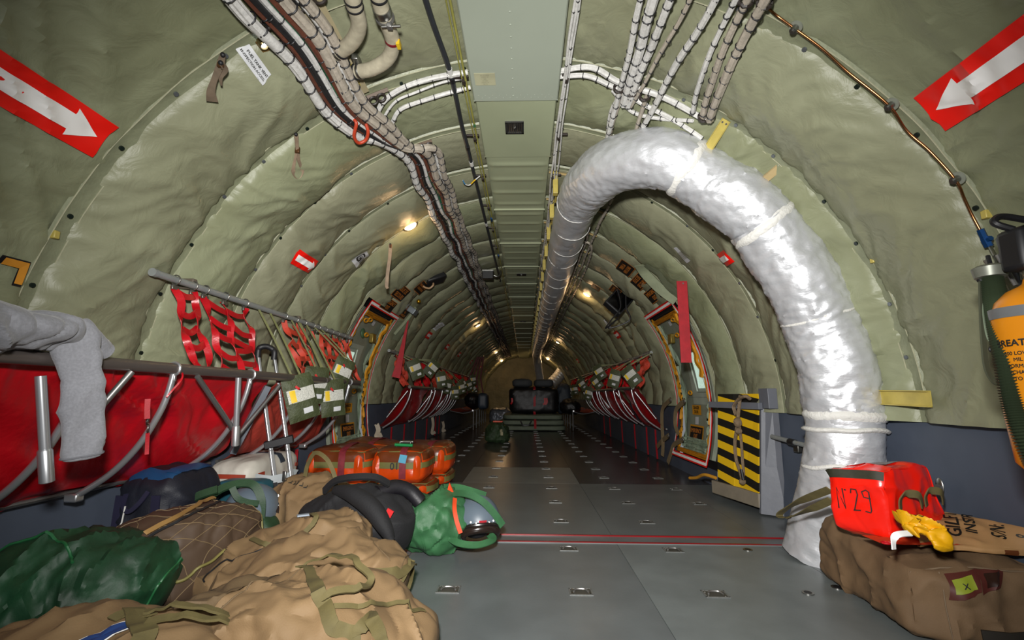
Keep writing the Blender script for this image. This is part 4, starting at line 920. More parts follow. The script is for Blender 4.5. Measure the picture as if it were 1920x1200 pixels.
seat('rust-red folded troop seat behind the trolley handle, ending at the left hatch', -1, 2.56, 3.62, RST, [2.72, 3.10, 3.46], seed=11, straps=2, fr_y=(3.04, 3.66),
     braces=[(V((-1.30, 2.50, .80)), V((-1.40, 2.30, .52)))])
MB().tube([atX(502, 724, -1.36), atX(436, 850, -1.50)], .022, 4).build('flat_brace', mat('slate_beam', '#6a7078', .45, metal=.3), [o for o in bpy.data.objects if o.get('label', '').startswith('rust-red folded')][0], smooth=False)
t = thing('red_buckled_strap', 'short red strap with steel buckle and hook hanging in front of the crimson seat', 'strap', atX(275, 745, -1.27))
mb = MB(); ribbon(mb, [atX(277, 748, -1.27), atX(276, 765, -1.27), atX(276, 785, -1.27)], .016, .003, nrm=(1, -1, 0)); mb.build('upper_webbing', REDW, t)
mb = MB(); ribbon(mb, [atX(277, 812, -1.30), atX(276, 830, -1.31), atX(275, 852, -1.31)], .012, .003, nrm=(1, -1, 0)); mb.build('lower_webbing', REDW, t)
c = atX(276, 790, -1.28); MB().tube([c+V((.010*cos(q), -.010*cos(q), .012*sin(q))) for q in [i*pi/6 for i in range(13)]], .003, 6).build('buckle', STEEL, t)
c = atX(277, 803, -1.29); MB().tube([c+V((.006*cos(q), -.006*cos(q), .014*sin(q))) for q in [i*pi/6 for i in range(13)]], .0022, 6).build('snap_hook', STEEL, t)

OLV = mat('olive_nylon_pouch', '#3d4428', .6, var=.15, vscale=20, bump=.4, bscale=80); OLS = mat('olive_webbing', '#6b6d45', .6, var=.12, vscale=40); YTAB = mat('yellow_tab', '#d8b51c', .5); INSTR = mat('printed_label', '#b9b9b0', .6, var=.35, vscale=240)
def pouch(lbl, c, s=-1, sc=1.0, tilt=0, seed=0, group=None, straps=True, facing=None, rail=(1.50, 1.25), small=False):
    c = V(c); t = thing('life_vest_pouch', lbl, 'pouch', c, group); fy = V(facing or (-s*.75, -.65, 0)).normalized(); rt_ = V((0, 0, 1)).cross(fy).normalized()
    Rt = Matrix.Rotation(tilt, 3, fy); r_ = Rt@rt_; u_ = Rt@V((0, 0, 1)); n_ = fy
    W_, H_, T_ = .105*sc, .155*sc, .024*sc; n = 5 if small else 12
    def q(a, b, o=0): return c+r_*a*W_+u_*b*H_+n_*(T_*(1-abs(a)**4)*(1-abs(b)**6)+o+.004*noise.noise(V((a*2, b*3, seed))))
    def qb(a, b): return c+r_*a*W_+u_*b*H_-n_*(.4*T_*(1-abs(a)**4)*(1-abs(b)**6))
    mb = MB(); A = [(-1+2*i/n) for i in range(n+1)]
    mb.grid([[q(a*(1-.06*(b > .85)), b) for b in A] for a in A]); mb.grid([[qb(a*(1-.06*(b > .85)), b) for b in A] for a in A], flip=True)
    pbod = mb.build('pouch_body', OLV, t)
    def pt(u0, u1, v0, v1, o, m, nm): mb = MB(); mb.grid([[q(u0+(u1-u0)*i/4, v0+(v1-v0)*j/4, o) for j in range(5)] for i in range(5)]); mb.build(nm, m, pbod)
    pt(-.85, .85, -.15, .42, .003, INSTR, 'instruction_label'); pt(-.72, -.38, -.12, .40, .006, YTAB, 'yellow_tab')
    pt(-.1, .5, -.72, -.48, .003, PWH, 'white_tag')
    if not small:
        mb = MB(); mb.grid([[q(-.98+1.96*i/8, -.2+.02*j, .004) for j in range(2)] for i in range(9)]); mb.build('hem', OLV, t)
        mb = MB(); ribbon(mb, cr([q(-.3, .55, .01), q(-.2, .45, .012), q(-.12, .40, .012)], 4), .015*sc, .004, nrm=n_); mb.build('red_pull_tab', mat('pull_red', '#b51518', .5), t)
        MB().sphere(q(-.05, .36, .003), .006*sc, 6).build('black_stud', BLK, t)
    if straps:
        for a in (-.5, .5):
            top = V((s*rail[0], c.y+a*.12, rail[1]-.01)); mb = MB(); ribbon(mb, cr([q(a*.5, .98), (q(a*.5, .98)+top)/2+n_*.01, top], 5), .013*sc, .003, nrm=n_); mb.build('sling', OLS, t)
    return t
pouch('olive life vest pouch with yellow tab hanging lowest left, beside the trolley handle', atX(564, 745, -1.24), sc=.85, tilt=.30, seed=1)
pouch('olive life vest pouch hanging upright behind the lowest left one', atX(592, 722, -1.33), sc=.78, tilt=-.05, seed=2)
pouch('olive life vest pouch with yellow loop, third from the trolley handle', atX(624, 746, -1.25), sc=.80, tilt=.12, seed=3)
pouch('olive life vest pouch hung askew highest beside the left hatch window', atX(640, 700, -1.30), sc=.74, tilt=-.35, seed=4)
# far rows
rr = random.Random(5)
def legs_seat(lbl, s, y0, y1, seed):                      # a lowered seat with its legs down
    t = thing('lowered_troop_seat', lbl, 'seat', (s*1.6, y0, .02), None)
    MB().tube([(s*1.08, y0, .43), (s*1.08, y1, .43)], .018, 8).build('front_tube', ALU, t)
    n = 20; mb = MB(); mb.grid([[V((s*(1.08+.5*j/6), y0+(y1-y0)*i/n, .445-.05*sin(pi*j/6)+.012*noise.noise(V((i*.7, j*.8, seed))))) for j in range(7)] for i in range(n+1)]); mb.build('seat_fabric', RED, t)
    for k in range(3):
        y = y0+.15+(y1-y0-.3)*k/2
        MB().tube([(s*1.08, y, .43), (s*1.08, y, .012)], .011, 8).build('leg', ALU, t)
        MB().tube(cr([(s*1.08, y+.03, .42), (s*1.3, y+.03, .365), (s*1.6, y+.03, .42)], 5), .009, 8).build('support_tube', SATTUBE, t)
    return t
names = ['first', 'second', 'third', 'fourth', 'fifth', 'sixth']
for s, sd in ((-1, 'left'), (1, 'right')):
    ys = [(5.30, 6.65), (6.75, 8.1), (8.2, 9.3)] if s < 0 else [(5.35, 6.25), (6.45, 7.9), (8.0, 9.9)]
    for i, (a, b) in enumerate(ys):
        n = (2, 3, 4)[i]
        seat('red folded troop seat on the %s wall, %s one beyond the hatch' % (sd, names[i]), s, a, b, RED, [a+.08+(b-a-.16)*k/(n-1) for k in range(n)], seed=20+i, straps=2, detail=False,
             braces=[(V((s*1.30, a-.02, .80)), V((s*1.52, a-.05, .50)))] + ([(V((s*1.29, b, .82)), V((s*1.45, b+.02, .55)))] if i else []))
    for i, (a, b) in enumerate(((10.0, 11.6), (11.9, 13.4))):
        legs_seat('red troop seat lowered on its legs, %s far along the %s side' % (('nearer one', 'farther one')[i], sd), s, a, b, i)
    y = 5.4; k = 0
    while y < 14.6:
        n = 3+(k % 2)
        net('red webbing net hanging from the %s rail, number %s beyond the hatch' % (sd, ['one', 'two', 'three', 'four', 'five', 'six', 'seven', 'eight', 'nine', 'ten', 'eleven', 'twelve', 'thirteen', 'fourteen', 'fifteen', 'sixteen'][k]), s, [y+.11*j for j in range(n)], RED if k % 3 else OWB, seed=50+k, scr=.8, cross=3, w=.065, detail=k < 3, zt=1.25)
        y += .62 if k < 6 else .8; k += 1
    PN = ['hung highest', 'tilted', 'low', 'upright', 'small']
    for k in range(10):
        y = (5.45+.72*k if s < 0 else 5.5+.8*k)+rr.uniform(-.15, .15); z = rr.choice((.90, .98, 1.06, .80, 1.12))
        pouch('olive pouch with white label on the %s wall, %s beyond the hatch' % (sd, ['first', 'second', 'third', 'fourth', 'fifth', 'sixth', 'seventh', 'eighth', 'ninth', 'tenth', 'eleventh', 'twelfth'][k]), (s*(1.27-.03*(k % 3)), y, z), s=s, sc=.78, tilt=rr.uniform(-.7, .7), seed=k, straps=k < 6, small=True, facing=(-s*.5, -.85, 0))
# pale harness straps hanging at the seat feet
for i, (x, y0_, y1_, Y) in enumerate(((706, 795, 818, 5.25), (767, 798, 836, 7.2), (810, 780, 812, 8.5), (830, 790, 808, 9.6), (1198, 790, 838, 7.0), (1145, 775, 805, 9.5))):
    a = atY(x, y0_, Y); b = atY(x, y1_, Y)
    strap_thing(['cream strap dangling at the front foot of the far left seats', 'cream strap dangling to the floor at the far left seats, second', 'cream strap hanging under the third far left seat', 'short cream strap farthest on the left', 'cream strap hanging to the floor under the right seats', 'pale green strap hanging farther along the right seats'][i], [a, (a+b)/2+V((.02, 0, 0)), b, b+V((.06, 0, .02))], .05, mat('cream_webbing', '#a79b88', .6, var=.1), 'dangling_strap')
# brown harness straps on right liner, cargo hooks
KHA = mat('khaki_webbing', '#7d6c50', .6, var=.12, vscale=40)
for i, (pts, lb) in enumerate((([(1257, 750), (1243, 765), (1241, 790), (1243, 830), (1242, 855)], 'khaki strap with steel rings on the right liner, left one of the upper pair'),
                               ([(1283, 752), (1268, 768), (1266, 795), (1272, 815)], 'khaki strap with steel rings on the right liner, right one of the upper pair'),
                               ([(1253, 817), (1240, 828), (1232, 838)], 'short khaki strap on the right liner near the floor'),
                               ([(1280, 824), (1264, 834), (1258, 850), (1252, 868)], 'khaki strap at the foot of the right liner reaching the floor'))):
    t = strap_thing(lb, [atX(x, y, 1.60) for x, y in pts], .05, KHA, 'harness_strap', nrm=(-1, -.4, 0)); c = atX(*pts[0], 1.60)
    MB().tube([c+V((0, .025*cos(q*pi/6), .025*sin(q*pi/6))) for q in range(13)], .005, 6).build('steel_ring', STEEL, t)

# ---- orange breathing bottle, mask hose at the right edge
OB = thing('oxygen_bottle', 'orange breathing air bottle with grey strap at the right edge', 'bottle', (1.30, 1.12, .85))
ORG = mat('bottle_orange', '#d98712', .35, var=.04); HARN = mat('olive_harness', '#3f4232', .7, var=.15)
bc = atY(1955, 640, 1.06); bx_, by_ = bc.x, bc.y
pr = [(.92, .02), (.90, .05), (.86, .07), (.5, .072), (.3, .07)]
zt = atY(1920, 535, 1.06).z
prof_ = [(zt+.02, .012), (zt+.005, .016), (zt, .022), (zt-.012, .045), (zt-.035, .066), (zt-.07, .078), (zt-.30, .080), (zt-.40, .074), (zt-.43, .05)]
MB().grid([[V((bx_+r*cos(2*pi*k/40), by_+r*sin(2*pi*k/40), z)) for k in range(40)] for z, r in prof_], cv=True).build('cylinder', ORG, OB)
for z_ in (zt-.052,): MB().grid([[V((bx_+.0795*cos(2*pi*k/40), by_+.0795*sin(2*pi*k/40), z)) for k in range(40)] for z in (z_, z_-.024)], cv=True).build('grey_band', mat('grey_band', '#6c6e70', .4), OB)
def onb(cc, zc): return lambda a, b: V((bx_+.0815*cos(cc+a/.0815), by_+.0815*sin(cc+a/.0815), zc+b))
mb = MB(); cc = radians(218); write(mb, 'BREATHING', .020, onb(cc-.28, zt-.135), bold=.0007)
for k, w_ in enumerate(('300 LOW PRESS', 'MIL SPEC', 'NORMAL PRESS', 'RECHARGEABLE', 'TO 12.5 IN')): write(mb, w_, .011, onb(cc-.28, zt-.158-.014*k), bold=.0003)
mb.build('lettering', INK, OB, smooth=False, auto=False)
MB().cyl((bx_, by_, zt+.015), (bx_, by_, zt+.05), .016).build('neck', STEEL, OB)
c = V((bx_, by_, zt+.085)); MB().box(c, (.075, .06, .10)).build('regulator_body', BLK, OB, bevel=.012)
MB().box(c+V((-.01, -.032, .01)), (.03, .006, .05)).build('white_gauge_face', WHS, OB, bevel=.002)
MB().cyl(c+V((-.03, -.03, -.05)), c+V((-.03, -.05, -.05)), .014).build('port_ring', STEEL, OB); MB().tube(cr([c+V((-.02, 0, .05)), c+V((-.05, .01, .07)), c+V((-.02, .02, .09)), c+V((.04, .02, .08))], 6), .008, 8).build('regulator_tube', BLK, OB)
BK = thing('bottle_bracket', 'dark grey wall bracket and clips that carry the orange bottle', 'bracket', oh(1885, 500, 1.66))
MB().box(atY(1898, 488, 1.22), (.035, .02, .14), R=Matrix.Rotation(-.2, 3, 'Y')).build('upright_plate', mat('bracket_grey', '#5a5e62', .4, metal=.4), BK, bevel=.008)
for i, (a, b) in enumerate((((1848, 488), (1875, 530)), ((1870, 478), (1905, 535)), ((1852, 480), (1862, 515)), ((1880, 440), (1925, 425)), ((1842, 530), (1870, 520)))):
    MB().tube([atY(*a, 1.17), atY(*b, 1.15)], .005 if i != 3 else .007, 8).build('clip_arm', (HOOK, DALU, BLK, BLK, BLK)[i], BK)
hs = thing('breathing_hose', 'olive corrugated breathing hose hanging at the right edge', 'hose', atY(1862, 525, 1.12))
P = cr([atY(1858, 520, 1.13), atY(1866, 560, 1.12), atY(1874, 610, 1.10), atY(1886, 670, 1.08), atY(1898, 740, 1.07), atY(1915, 800, 1.06), atY(1945, 870, 1.05)], 26)
rad = [.019+.0035*(1 if (i // 1) % 2 else -1) for i in range(len(P))]
MB().tube(P, rad, 18).build('corrugated_tube', mat('olive_rubber', '#34402c', .55, var=.1), hs, smooth=False)
MB().tube([P[0]+V((0, 0, .03)), P[0]+V((0, 0, .024)), P[0], P[3]], [.024, .034, .03, .024], 18).build('mask_coupling', mat('grey_coupling', '#7d8075', .4, metal=.4), hs)
for i, (pts, w, lb) in enumerate((([(1840, 525), (1841, 580), (1844, 640), (1850, 690), (1866, 716), (1884, 708), (1882, 660)], .014, 'olive harness strap looping down beside the breathing hose'), ([(1850, 560), (1848, 590), (1856, 630), (1868, 634), (1872, 600)], .020, 'short grey-green buckle strap with black stud beside the breathing hose'))):
    t = strap_thing(lb, [atY(x, y, 1.14) for x, y in pts], w, HARN if i == 0 else mat('grey_green_strap', '#6e7a66', .6), 'harness_strap', nrm=(.2, -1, 0))
    c = atY(1860, 620 if i else 655, 1.12); MB().sphere(c, .008, 8, sc=(1, .5, 1)).build('black_stud', BLK, t)
t = thing('blue_hose_line', 'thin line from blue fitting down to the bottle bracket', 'hose', atY(1860, 470, 1.3)); MB().tube(cr([oh(1866, 480, 1.60), atY(1872, 500, 1.18), atY(1885, 520, 1.15)], 6), .004, 8).build('tube', BLK, t)
for x, y, s_ in ((100, 440, -1), (1852, 402, 1), (1640, 487, 1)):
    tag(MB().box(oh(x, y, 1.70), (.03, .02, .028)).build('frame_clip', YEL, bevel=.003), 'small yellow frame clip showing through the quilt seam, ' + ('left wall' if s_ < 0 else 'right edge by blue fitting' if x > 1700 else 'right wall beyond the duct'), 'clip')

# ================================================================== soft luggage
def sgnp(v, e): return (abs(v)**e)*(1 if v >= 0 else -1)
def cloth(p, seed, big=.012, mid=.008, fine=.004, f=1.0, ori=(1, 1, 1)):
    q = V((p.x*ori[0], p.y*ori[1], p.z*ori[2]))*f; w = noise.noise(q*2.2+V((seed, 0, 0)))
    d = big*noise.noise(q*3.2+V((seed, 3, 1)))
    d += mid*(max(0, 1-abs(noise.noise(q*6+V((w, seed, w))))*2.6)**2-.3)
    d -= fine*(max(0, 1-abs(noise.noise(q*12+V((seed+7, w*2, 0))))*3)**2)
    d += mid*.9*(max(0, 1-abs(noise.noise(V((q.x*7+w*1.5, q.y*2.4, q.z*3+seed))))*2.4)**2-.25)
    d += fine*.6*noise.noise(q*26+V((seed, w*3, 0)))
    return d
class Loft:
    # spine rows: (x, y, z, half width, half height, twist in degrees)
    def __init__(s, spine, p=2.6, cap=5, big=.014, mid=.012, fine=.006, f=1.0, seed=0, up=(0, 0, 1), floor=True, ori=(1, 1, 1), flat=0, capl=.10):
        s.S = cr([tuple(r) for r in spine], 16); s.p = p; s.cap = cap; s.k = (big, mid, fine, f, ori); s.seed = seed; s.up = V(up); s.floor = floor; s.flat = flat
    def base(s, t):
        i = t*(len(s.S)-1); k = min(int(i), len(s.S)-2); a, b = s.S[k], s.S[k+1]; u = i-k
        r = [a[j]+(b[j]-a[j])*u for j in range(6)]
        k0 = max(0, k-2); k1 = min(len(s.S)-1, k+3); T = (V(s.S[k1][:3])-V(s.S[k0][:3])).normalized()
        side = T.cross(s.up).normalized(); n = side.cross(T).normalized(); a_ = radians(r[5]); sd = side*cos(a_)+n*sin(a_); nn = n*cos(a_)-side*sin(a_)
        return V(r[:3]), r[3], r[4], sd, nn
    def P(s, t, ph, off=0.0, raw=False):
        t = min(1, max(0, t)); c, w, h, sd, nn = s.base(t); e = max(1e-4, 1-abs(2*t-1)**s.cap)**(1/ (s.cap*.55) if s.cap > 3 else .5)
        e = min(1, e)
        d = sd*(sgnp(cos(ph), 2/s.p)*w)+nn*(sgnp(sin(ph), 2/s.p)*h); q = c+d*e
        dn = d.normalized() if d.length > 1e-6 else nn
        q = q+dn*(cloth(q, s.seed, *s.k[:4], s.k[4])*min(1, e*2)+off)
        if s.floor and q.z < .004+max(0, off)*.3: q.z = .004+max(0, off)*.3
        return q
    def mesh(s, mb, nt=90, np_=72, mi=0):
        rows = []
        for i in range(nt+1):
            u = i/nt; t = .5-.5*cos(pi*u); t = .35*u+.65*t
            rows.append([s.P(t, 2*pi*j/np_) for j in range(np_)])
        mb.grid(rows, cv=True, mi=mi, flip=True); mb.add(rows[0], [tuple(range(np_))], mi); mb.add(rows[-1], [tuple(range(np_))], mi); return mb
    def strap(s, mb, pts, w, th=.004, off=.004, n=10, mi=0):
        Q = cr([(a, b, 0) for a, b in pts], n) if len(pts) > 2 else [V((pts[0][0]+(pts[1][0]-pts[0][0])*i/20, pts[0][1]+(pts[1][1]-pts[0][1])*i/20, 0)) for i in range(21)]
        C = [s.P(q[0], q[1], off) for q in Q]; N = []
        for q in Q:
            a = s.P(q[0]+.01, q[1])-s.P(q[0]-.01, q[1]); b = s.P(q[0], q[1]+.05)-s.P(q[0], q[1]-.05); nn = a.cross(b)
            c, _, _, sd, n0 = s.base(min(1, max(0, q[0])))
            if nn.dot(s.P(q[0], q[1])-c) < 0: nn = -nn
            N.append(nn.normalized() if nn.length > 1e-9 else n0)
        return ribbon(mb, C, w, th, nrm=N, mi=mi)
    def top(s): return pi/2
def hit(L, x, y):                                          # where a line of sight meets a soft bag: (t, angle)
    if not hasattr(L, 'sm'): L.sm = [(i/130, 2*pi*j/150, L.P(i/130, 2*pi*j/150)-EYE) for i in range(131) for j in range(150)]
    r = ray(x, y).normalized(); best = None
    for t_, a_, d in L.sm:
        k = d.dot(r); e = (d-r*k).length/k; sc_ = k+60*max(0, e-.008)
        if best is None or sc_ < best[0]: best = (sc_, t_, a_)
    return best[1], best[2] if best[2] < 1.5*pi else best[2]-2*pi
def pxstrap(L, t, pts, w, m, name, th=.004, off=.004, lift=None, n=6, k=None):
    D = cr([(x, y, (lift[i] if lift else 0)) for i, (x, y) in enumerate(pts)], n); Q = [hit(L, d[0], d[1]) for d in D]
    for _ in range(5): Q = [Q[0]]+[tuple((Q[i-1][k2]+2*Q[i][k2]+Q[i+1][k2])/4 for k2 in (0, 1)) for i in range(1, len(Q)-1)]+[Q[-1]]
    C = [L.P(a, b, off+.004+D[i][2]) for i, (a, b) in enumerate(Q)]; N = []
    for a, b in Q:
        c = L.base(min(1, max(0, a)))[0]; N.append((L.P(a, b)-c).normalized()+(EYE-L.P(a, b)).normalized()*.6)
    C2 = C; N2 = N; mb = MB()
    if k == 'line': mb.tube(C2, w, 6)
    else: ribbon(mb, C2, w, th, nrm=N2)
    return mb.build(name, m, t)
TANC = mat('tan_canvas', '#7b6344', .75, var=.10, vscale=7, bump=.35, bscale=240, dist=.0015); TAND = mat('tan_canvas_dark', '#625037', .75, var=.10, vscale=7, bump=.35, bscale=240, dist=.0015)
OLW = mat('olive_web_strap', '#5a512e', .8, var=.12, vscale=30, bump=.4, bscale=300, dist=.001); BRC = mat('brown_canvas', '#675037', .8, var=.14, vscale=5, bump=.35, bscale=240, dist=.0015)
def bag(name, lbl, L, m, cat='bag', nt=110, np_=84, part='bag_body', group=None):
    c, *_ = L.base(.5); t = thing(name, lbl, cat, (c.x, c.y, 0), group); L.mesh(MB(), nt, np_).build(part, m, t); return t
def handle(t, pts, w, th, m, nrm=(0, 0, 1), name='carry_handle', n=10):
    mb = MB(); ribbon(mb, cr(pts, n), w, th, nrm=nrm); return mb.build(name, m, t)
def seam(L, t, pts, m, r=.0022, name='seam_line', off=.002, n=10):
    Q = cr([(a, b, 0) for a, b in pts], n) if len(pts) > 2 else [V((pts[0][0]+(pts[1][0]-pts[0][0])*i/24, pts[0][1]+(pts[1][1]-pts[0][1])*i/24, 0)) for i in range(25)]
    mb = MB(); mb.tube([L.P(q[0], q[1], off) for q in Q], r, 6); return mb.build(name, m, t)
PH = pi/2
# A: nearest duffel
LA = Loft([(-.90, 1.38, .08, .16, .085, 0), (-.76, 1.37, .11, .20, .115, 4), (-.56, 1.35, .125, .22, .13, 6), (-.38, 1.33, .11, .21, .12, 4), (-.20, 1.31, .075, .18, .085, 0)], seed=2, big=.03, mid=.026, fine=.010, cap=6, p=2.4, f=.9)
A = bag('duffel_bag', 'large tan canvas duffel in the foreground centre with looped olive webbing handles', LA, TANC, nt=150, np_=120)
def ring_(L, t_, a0, a1, n=9): return [(t_, a0+(a1-a0)*i/(n-1)) for i in range(n)]
pxstrap(LA, A, [(566, 1053), (584, 1078), (598, 1102), (610, 1128), (620, 1152), (632, 1172), (652, 1182), (676, 1178)], .034, OLW, 'webbing_band')
pxstrap(LA, A, [(562, 1054), (596, 1049), (638, 1060), (668, 1076), (690, 1090), (692, 1106), (662, 1113), (630, 1116), (610, 1126)], .018, OLW, 'carry_handle', .006, lift=[0, .012, .02, .025, .025, .02, .014, .01, 0])
pxstrap(LA, A, [(672, 1182), (686, 1168), (702, 1162), (716, 1176), (722, 1192), (726, 1210)], .032, OLW, 'carry_handle', .005, lift=[0, .015, .025, .02, .01, .0])
pxstrap(LA, A, [(632, 1130), (680, 1131), (720, 1127), (762, 1131), (800, 1143)], .012, OLW, 'thin_strap', .003)
seam(LA, A, [(.30+.02*i, PH-1.3+.27*i) for i in range(11)], TAND); seam(LA, A, [(.06, PH-1.2), (.08, PH-.5), (.10, PH), (.09, PH+.7), (.06, PH+1.3)], BLK, .004, 'zip')
mb = MB(); n = 30
mb.grid([[LA.P(.10+.22*i/n+.02*sin(j*.2), PH-.75+1.9*j/30, .0035) for j in range(31)] for i in range(n+1)]); mb.build('dark_panel', TAND, A)
# B
LB = Loft([(-1.0, 1.62, .07, .13, .07, 0), (-.86, 1.67, .10, .16, .10, 0), (-.66, 1.71, .12, .18, .12, -4), (-.50, 1.73, .115, .17, .115, 0), (-.37, 1.74, .09, .14, .09, 0)], seed=5, big=.024, mid=.022, fine=.008, cap=7, p=2.6)
B_ = bag('duffel_bag', 'second tan duffel from the camera, its right end banded with wide olive webbing', LB, TANC, nt=130, np_=100)
pxstrap(LB, B_, [(672, 1070), (704, 1077), (736, 1074), (766, 1065), (790, 1056)], .042, OLW, 'webbing_band')
pxstrap(LB, B_, [(782, 1050), (788, 1072), (790, 1092), (782, 1108)], .028, OLW, 'webbing_band')
pxstrap(LB, B_, [(774, 1052), (773, 1072), (762, 1092), (750, 1110)], .010, OLW, 'loose_tail', lift=[0, .012, .012, 0])
seam(LB, B_, [(.70, PH+.2), (.78, PH-.2), (.86, PH-.5)], TAND, .002); seam(LB, B_, [(.93, -.6+.3*i) for i in range(11)], TAND, .002)
# C
LC = Loft([(-1.06, 1.66, .06, .08, .06, 0), (-.98, 1.80, .10, .12, .10, 0), (-.86, 1.92, .12, .15, .12, 0), (-.72, 1.99, .135, .15, .135, 0), (-.60, 2.02, .11, .12, .11, 0)], seed=9, big=.024, mid=.024, fine=.009, cap=6, p=2.5)
C_ = bag('duffel_bag', 'third tan duffel with a thin strap curling over it, left of the black jacket', LC, TANC, nt=120, np_=96)
pxstrap(LC, C_, [(466, 1008), (500, 1018), (532, 1014), (560, 1002), (580, 986), (589, 970), (583, 958)], .018, OLW, 'carry_handle', lift=[0, .004, .006, .010, .02, .02, .0])
pxstrap(LC, C_, [(604, 1004), (624, 1001), (644, 998), (651, 1005)], .020, OLW, 'carry_handle', lift=[0, .01, .015, .0])
MB().box(LC.P(.56, PH+.2, .012), (.05, .022, .006), R=Matrix.Rotation(.6, 3, 'Z')).build('label_holder', mat('pale_blue_card', '#8f9aa6', .5), C_, smooth=False)
pxstrap(LC, C_, [(374, 1090), (386, 1070), (412, 1051), (450, 1036), (500, 1024)], .003, BLK, 'zip', off=.001, k='line')
# D
LD = Loft([(-1.22, 2.50, .12, .12, .11, 0), (-1.10, 2.46, .17, .17, .16, 0), (-.95, 2.38, .17, .18, .165, 0), (-.80, 2.30, .13, .15, .13, 0)], seed=13, big=.02, mid=.018, fine=.008, cap=5, p=2.4)
D_ = bag('duffel_bag', 'farthest tan duffel, in front of the orange bags, with an arched handle', LD, TANC)
handle(D_, [LD.P(.42, PH-.1, .004), LD.P(.46, PH-.1, .06), LD.P(.56, PH-.1, .12), LD.P(.68, PH-.1, .115), LD.P(.76, PH-.1, .06), LD.P(.78, PH-.1, .004)], .020, .004, OLW, nrm=(.2, -1, .3))
pxstrap(LD, D_, [(668, 918), (650, 926), (634, 940), (618, 955), (602, 966)], .026, OLW, 'webbing_band')
mb = MB()
for i in range(7): x = .34+.045*i; mb.tube([LD.P(x, PH-.52, .003), LD.P(x+.02, PH-.60, .003), LD.P(x+.005, PH-.66, .003), LD.P(x+.03, PH-.63, .003)], .0018, 5)
mb.build('pen_scribble', INK, D_)
# E: bottom left
LE = Loft([(-1.34, 1.10, .07, .10, .07, 0), (-1.16, 1.14, .10, .17, .10, -6), (-.94, 1.13, .115, .19, .115, -8), (-.74, 1.08, .10, .18, .10, -6), (-.58, 1.04, .07, .13, .07, 0)], seed=17, big=.018, mid=.016, fine=.008, cap=5, p=2.5)
E_ = bag('duffel_bag', 'tan duffel at the bottom left corner with blue and white oval patch', LE, TANC)
pxstrap(LE, E_, [(250, 1136), (258, 1152), (264, 1172), (268, 1196), (268, 1215)], .045, OLW, 'webbing_band')
pxstrap(LE, E_, [(205, 1160), (228, 1148), (256, 1147), (280, 1150)], .026, OLW, 'webbing_band')
pxstrap(LE, E_, [(268, 1148), (310, 1150), (352, 1160), (396, 1172), (436, 1184), (462, 1200)], .018, OLW, 'carry_handle', .006, lift=[.004, .02, .03, .03, .03, .02])
pxstrap(LE, E_, [(270, 1168), (320, 1166), (372, 1174), (420, 1188), (456, 1204)], .018, OLW, 'carry_handle', .006, lift=[.004, .015, .02, .025, .02])
et, ea = hit(LE, 188, 1188)
pb = mat('patch_blue', '#1f3f78', .5)
mb = MB(); mb.grid([[LE.P(et+.045*cos(q*pi/12)*r_, ea+.16*sin(q*pi/12)*r_+.2*cos(q*pi/12)*r_, .005) for q in range(24)] for r_ in (1, .8)], cv=True); mb.build('patch_rim', WHS, E_)
mb = MB(); mb.grid([[LE.P(et+.045*cos(q*pi/12)*r_, ea+.16*sin(q*pi/12)*r_+.2*cos(q*pi/12)*r_, .0065) for q in range(24)] for r_ in (.82, .4, .01)], cv=True); mb.build('patch_field', pb, E_)
# small tan bag end between A and green cloth
LE2 = Loft([(-1.02, 1.42, .05, .06, .05, 0), (-.96, 1.44, .06, .08, .06, 0), (-.89, 1.45, .05, .07, .05, 0)], seed=19, big=.01, mid=.01, fine=.004, cap=4)
bag('pouch', 'small tan canvas pouch end poking out between the foreground duffels', LE2, TAND, 'pouch', 40, 40)
# green cloth bundle
GRN2 = mat('deep_green_cloth', '#0e331b', .6, var=.35, vscale=6, bump=.4, bscale=60, dist=.003, col2='#164529')
LG = Loft([(-1.52, .95, .03, .10, .03, 0), (-1.50, 1.12, .06, .15, .07, 0), (-1.47, 1.32, .11, .20, .12, 6), (-1.38, 1.48, .155, .22, .175, 10), (-1.20, 1.57, .13, .20, .14, 8), (-1.12, 1.60, .10, .12, .10, 0)], seed=23, big=.030, mid=.020, fine=.008, f=1.2, cap=4, p=2.2)
Gt = bag('cloth_bundle', 'crumpled dark green cloth bundle against the wall at the lower left', LG, GRN2, 'cloth')
seam(LG, Gt, [(.45, PH+.5), (.5, PH), (.58, PH-.5), (.66, PH-1.1)], mat('green_seam', '#1d5a33', .5), .004); seam(LG, Gt, [(.92, -.8+.3*i) for i in range(10)], mat('green_seam', '#1d5a33', .5), .004, 'hem')
# quilted brown bag
QB = bpy.data.materials.new('brown_quilted_nylon'); QB.use_nodes = True
nt = QB.node_tree; Bn = nt.nodes['Principled BSDF']; Bn.inputs['Base Color'].default_value = hexc('#48382a'); Bn.inputs['Roughness'].default_value = .62
LQ = Loft([(-1.30, 1.60, .13, .13, .12, 0), (-1.28, 1.66, .155, .16, .15, 0), (-1.23, 1.79, .16, .17, .158, 0), (-1.19, 1.93, .16, .165, .155, 0), (-1.16, 2.03, .14, .13, .13, 0)], seed=27, big=.012, mid=.010, fine=.005, cap=9, p=3.4)
QT = bag('quilted_bag', 'brown diamond-quilted bag with open zip and olive piping beside the duffels', LQ, QB)
STI = mat('khaki_stitching', '#6e5b40', .7, var=0)
for k in range(7):
    for sg in (-1, 1):
        a0 = -.35+k*.5
        pts = [(.06+.88*i/10, a0+sg*(i/10-.5)*2.0) for i in range(11)]
        pts = [p for p in pts if -.6 < p[1] < pi+.3]
        if len(pts) > 2: seam(LQ, QT, pts, STI, .0016, 'quilting_stitch', .001, 6)
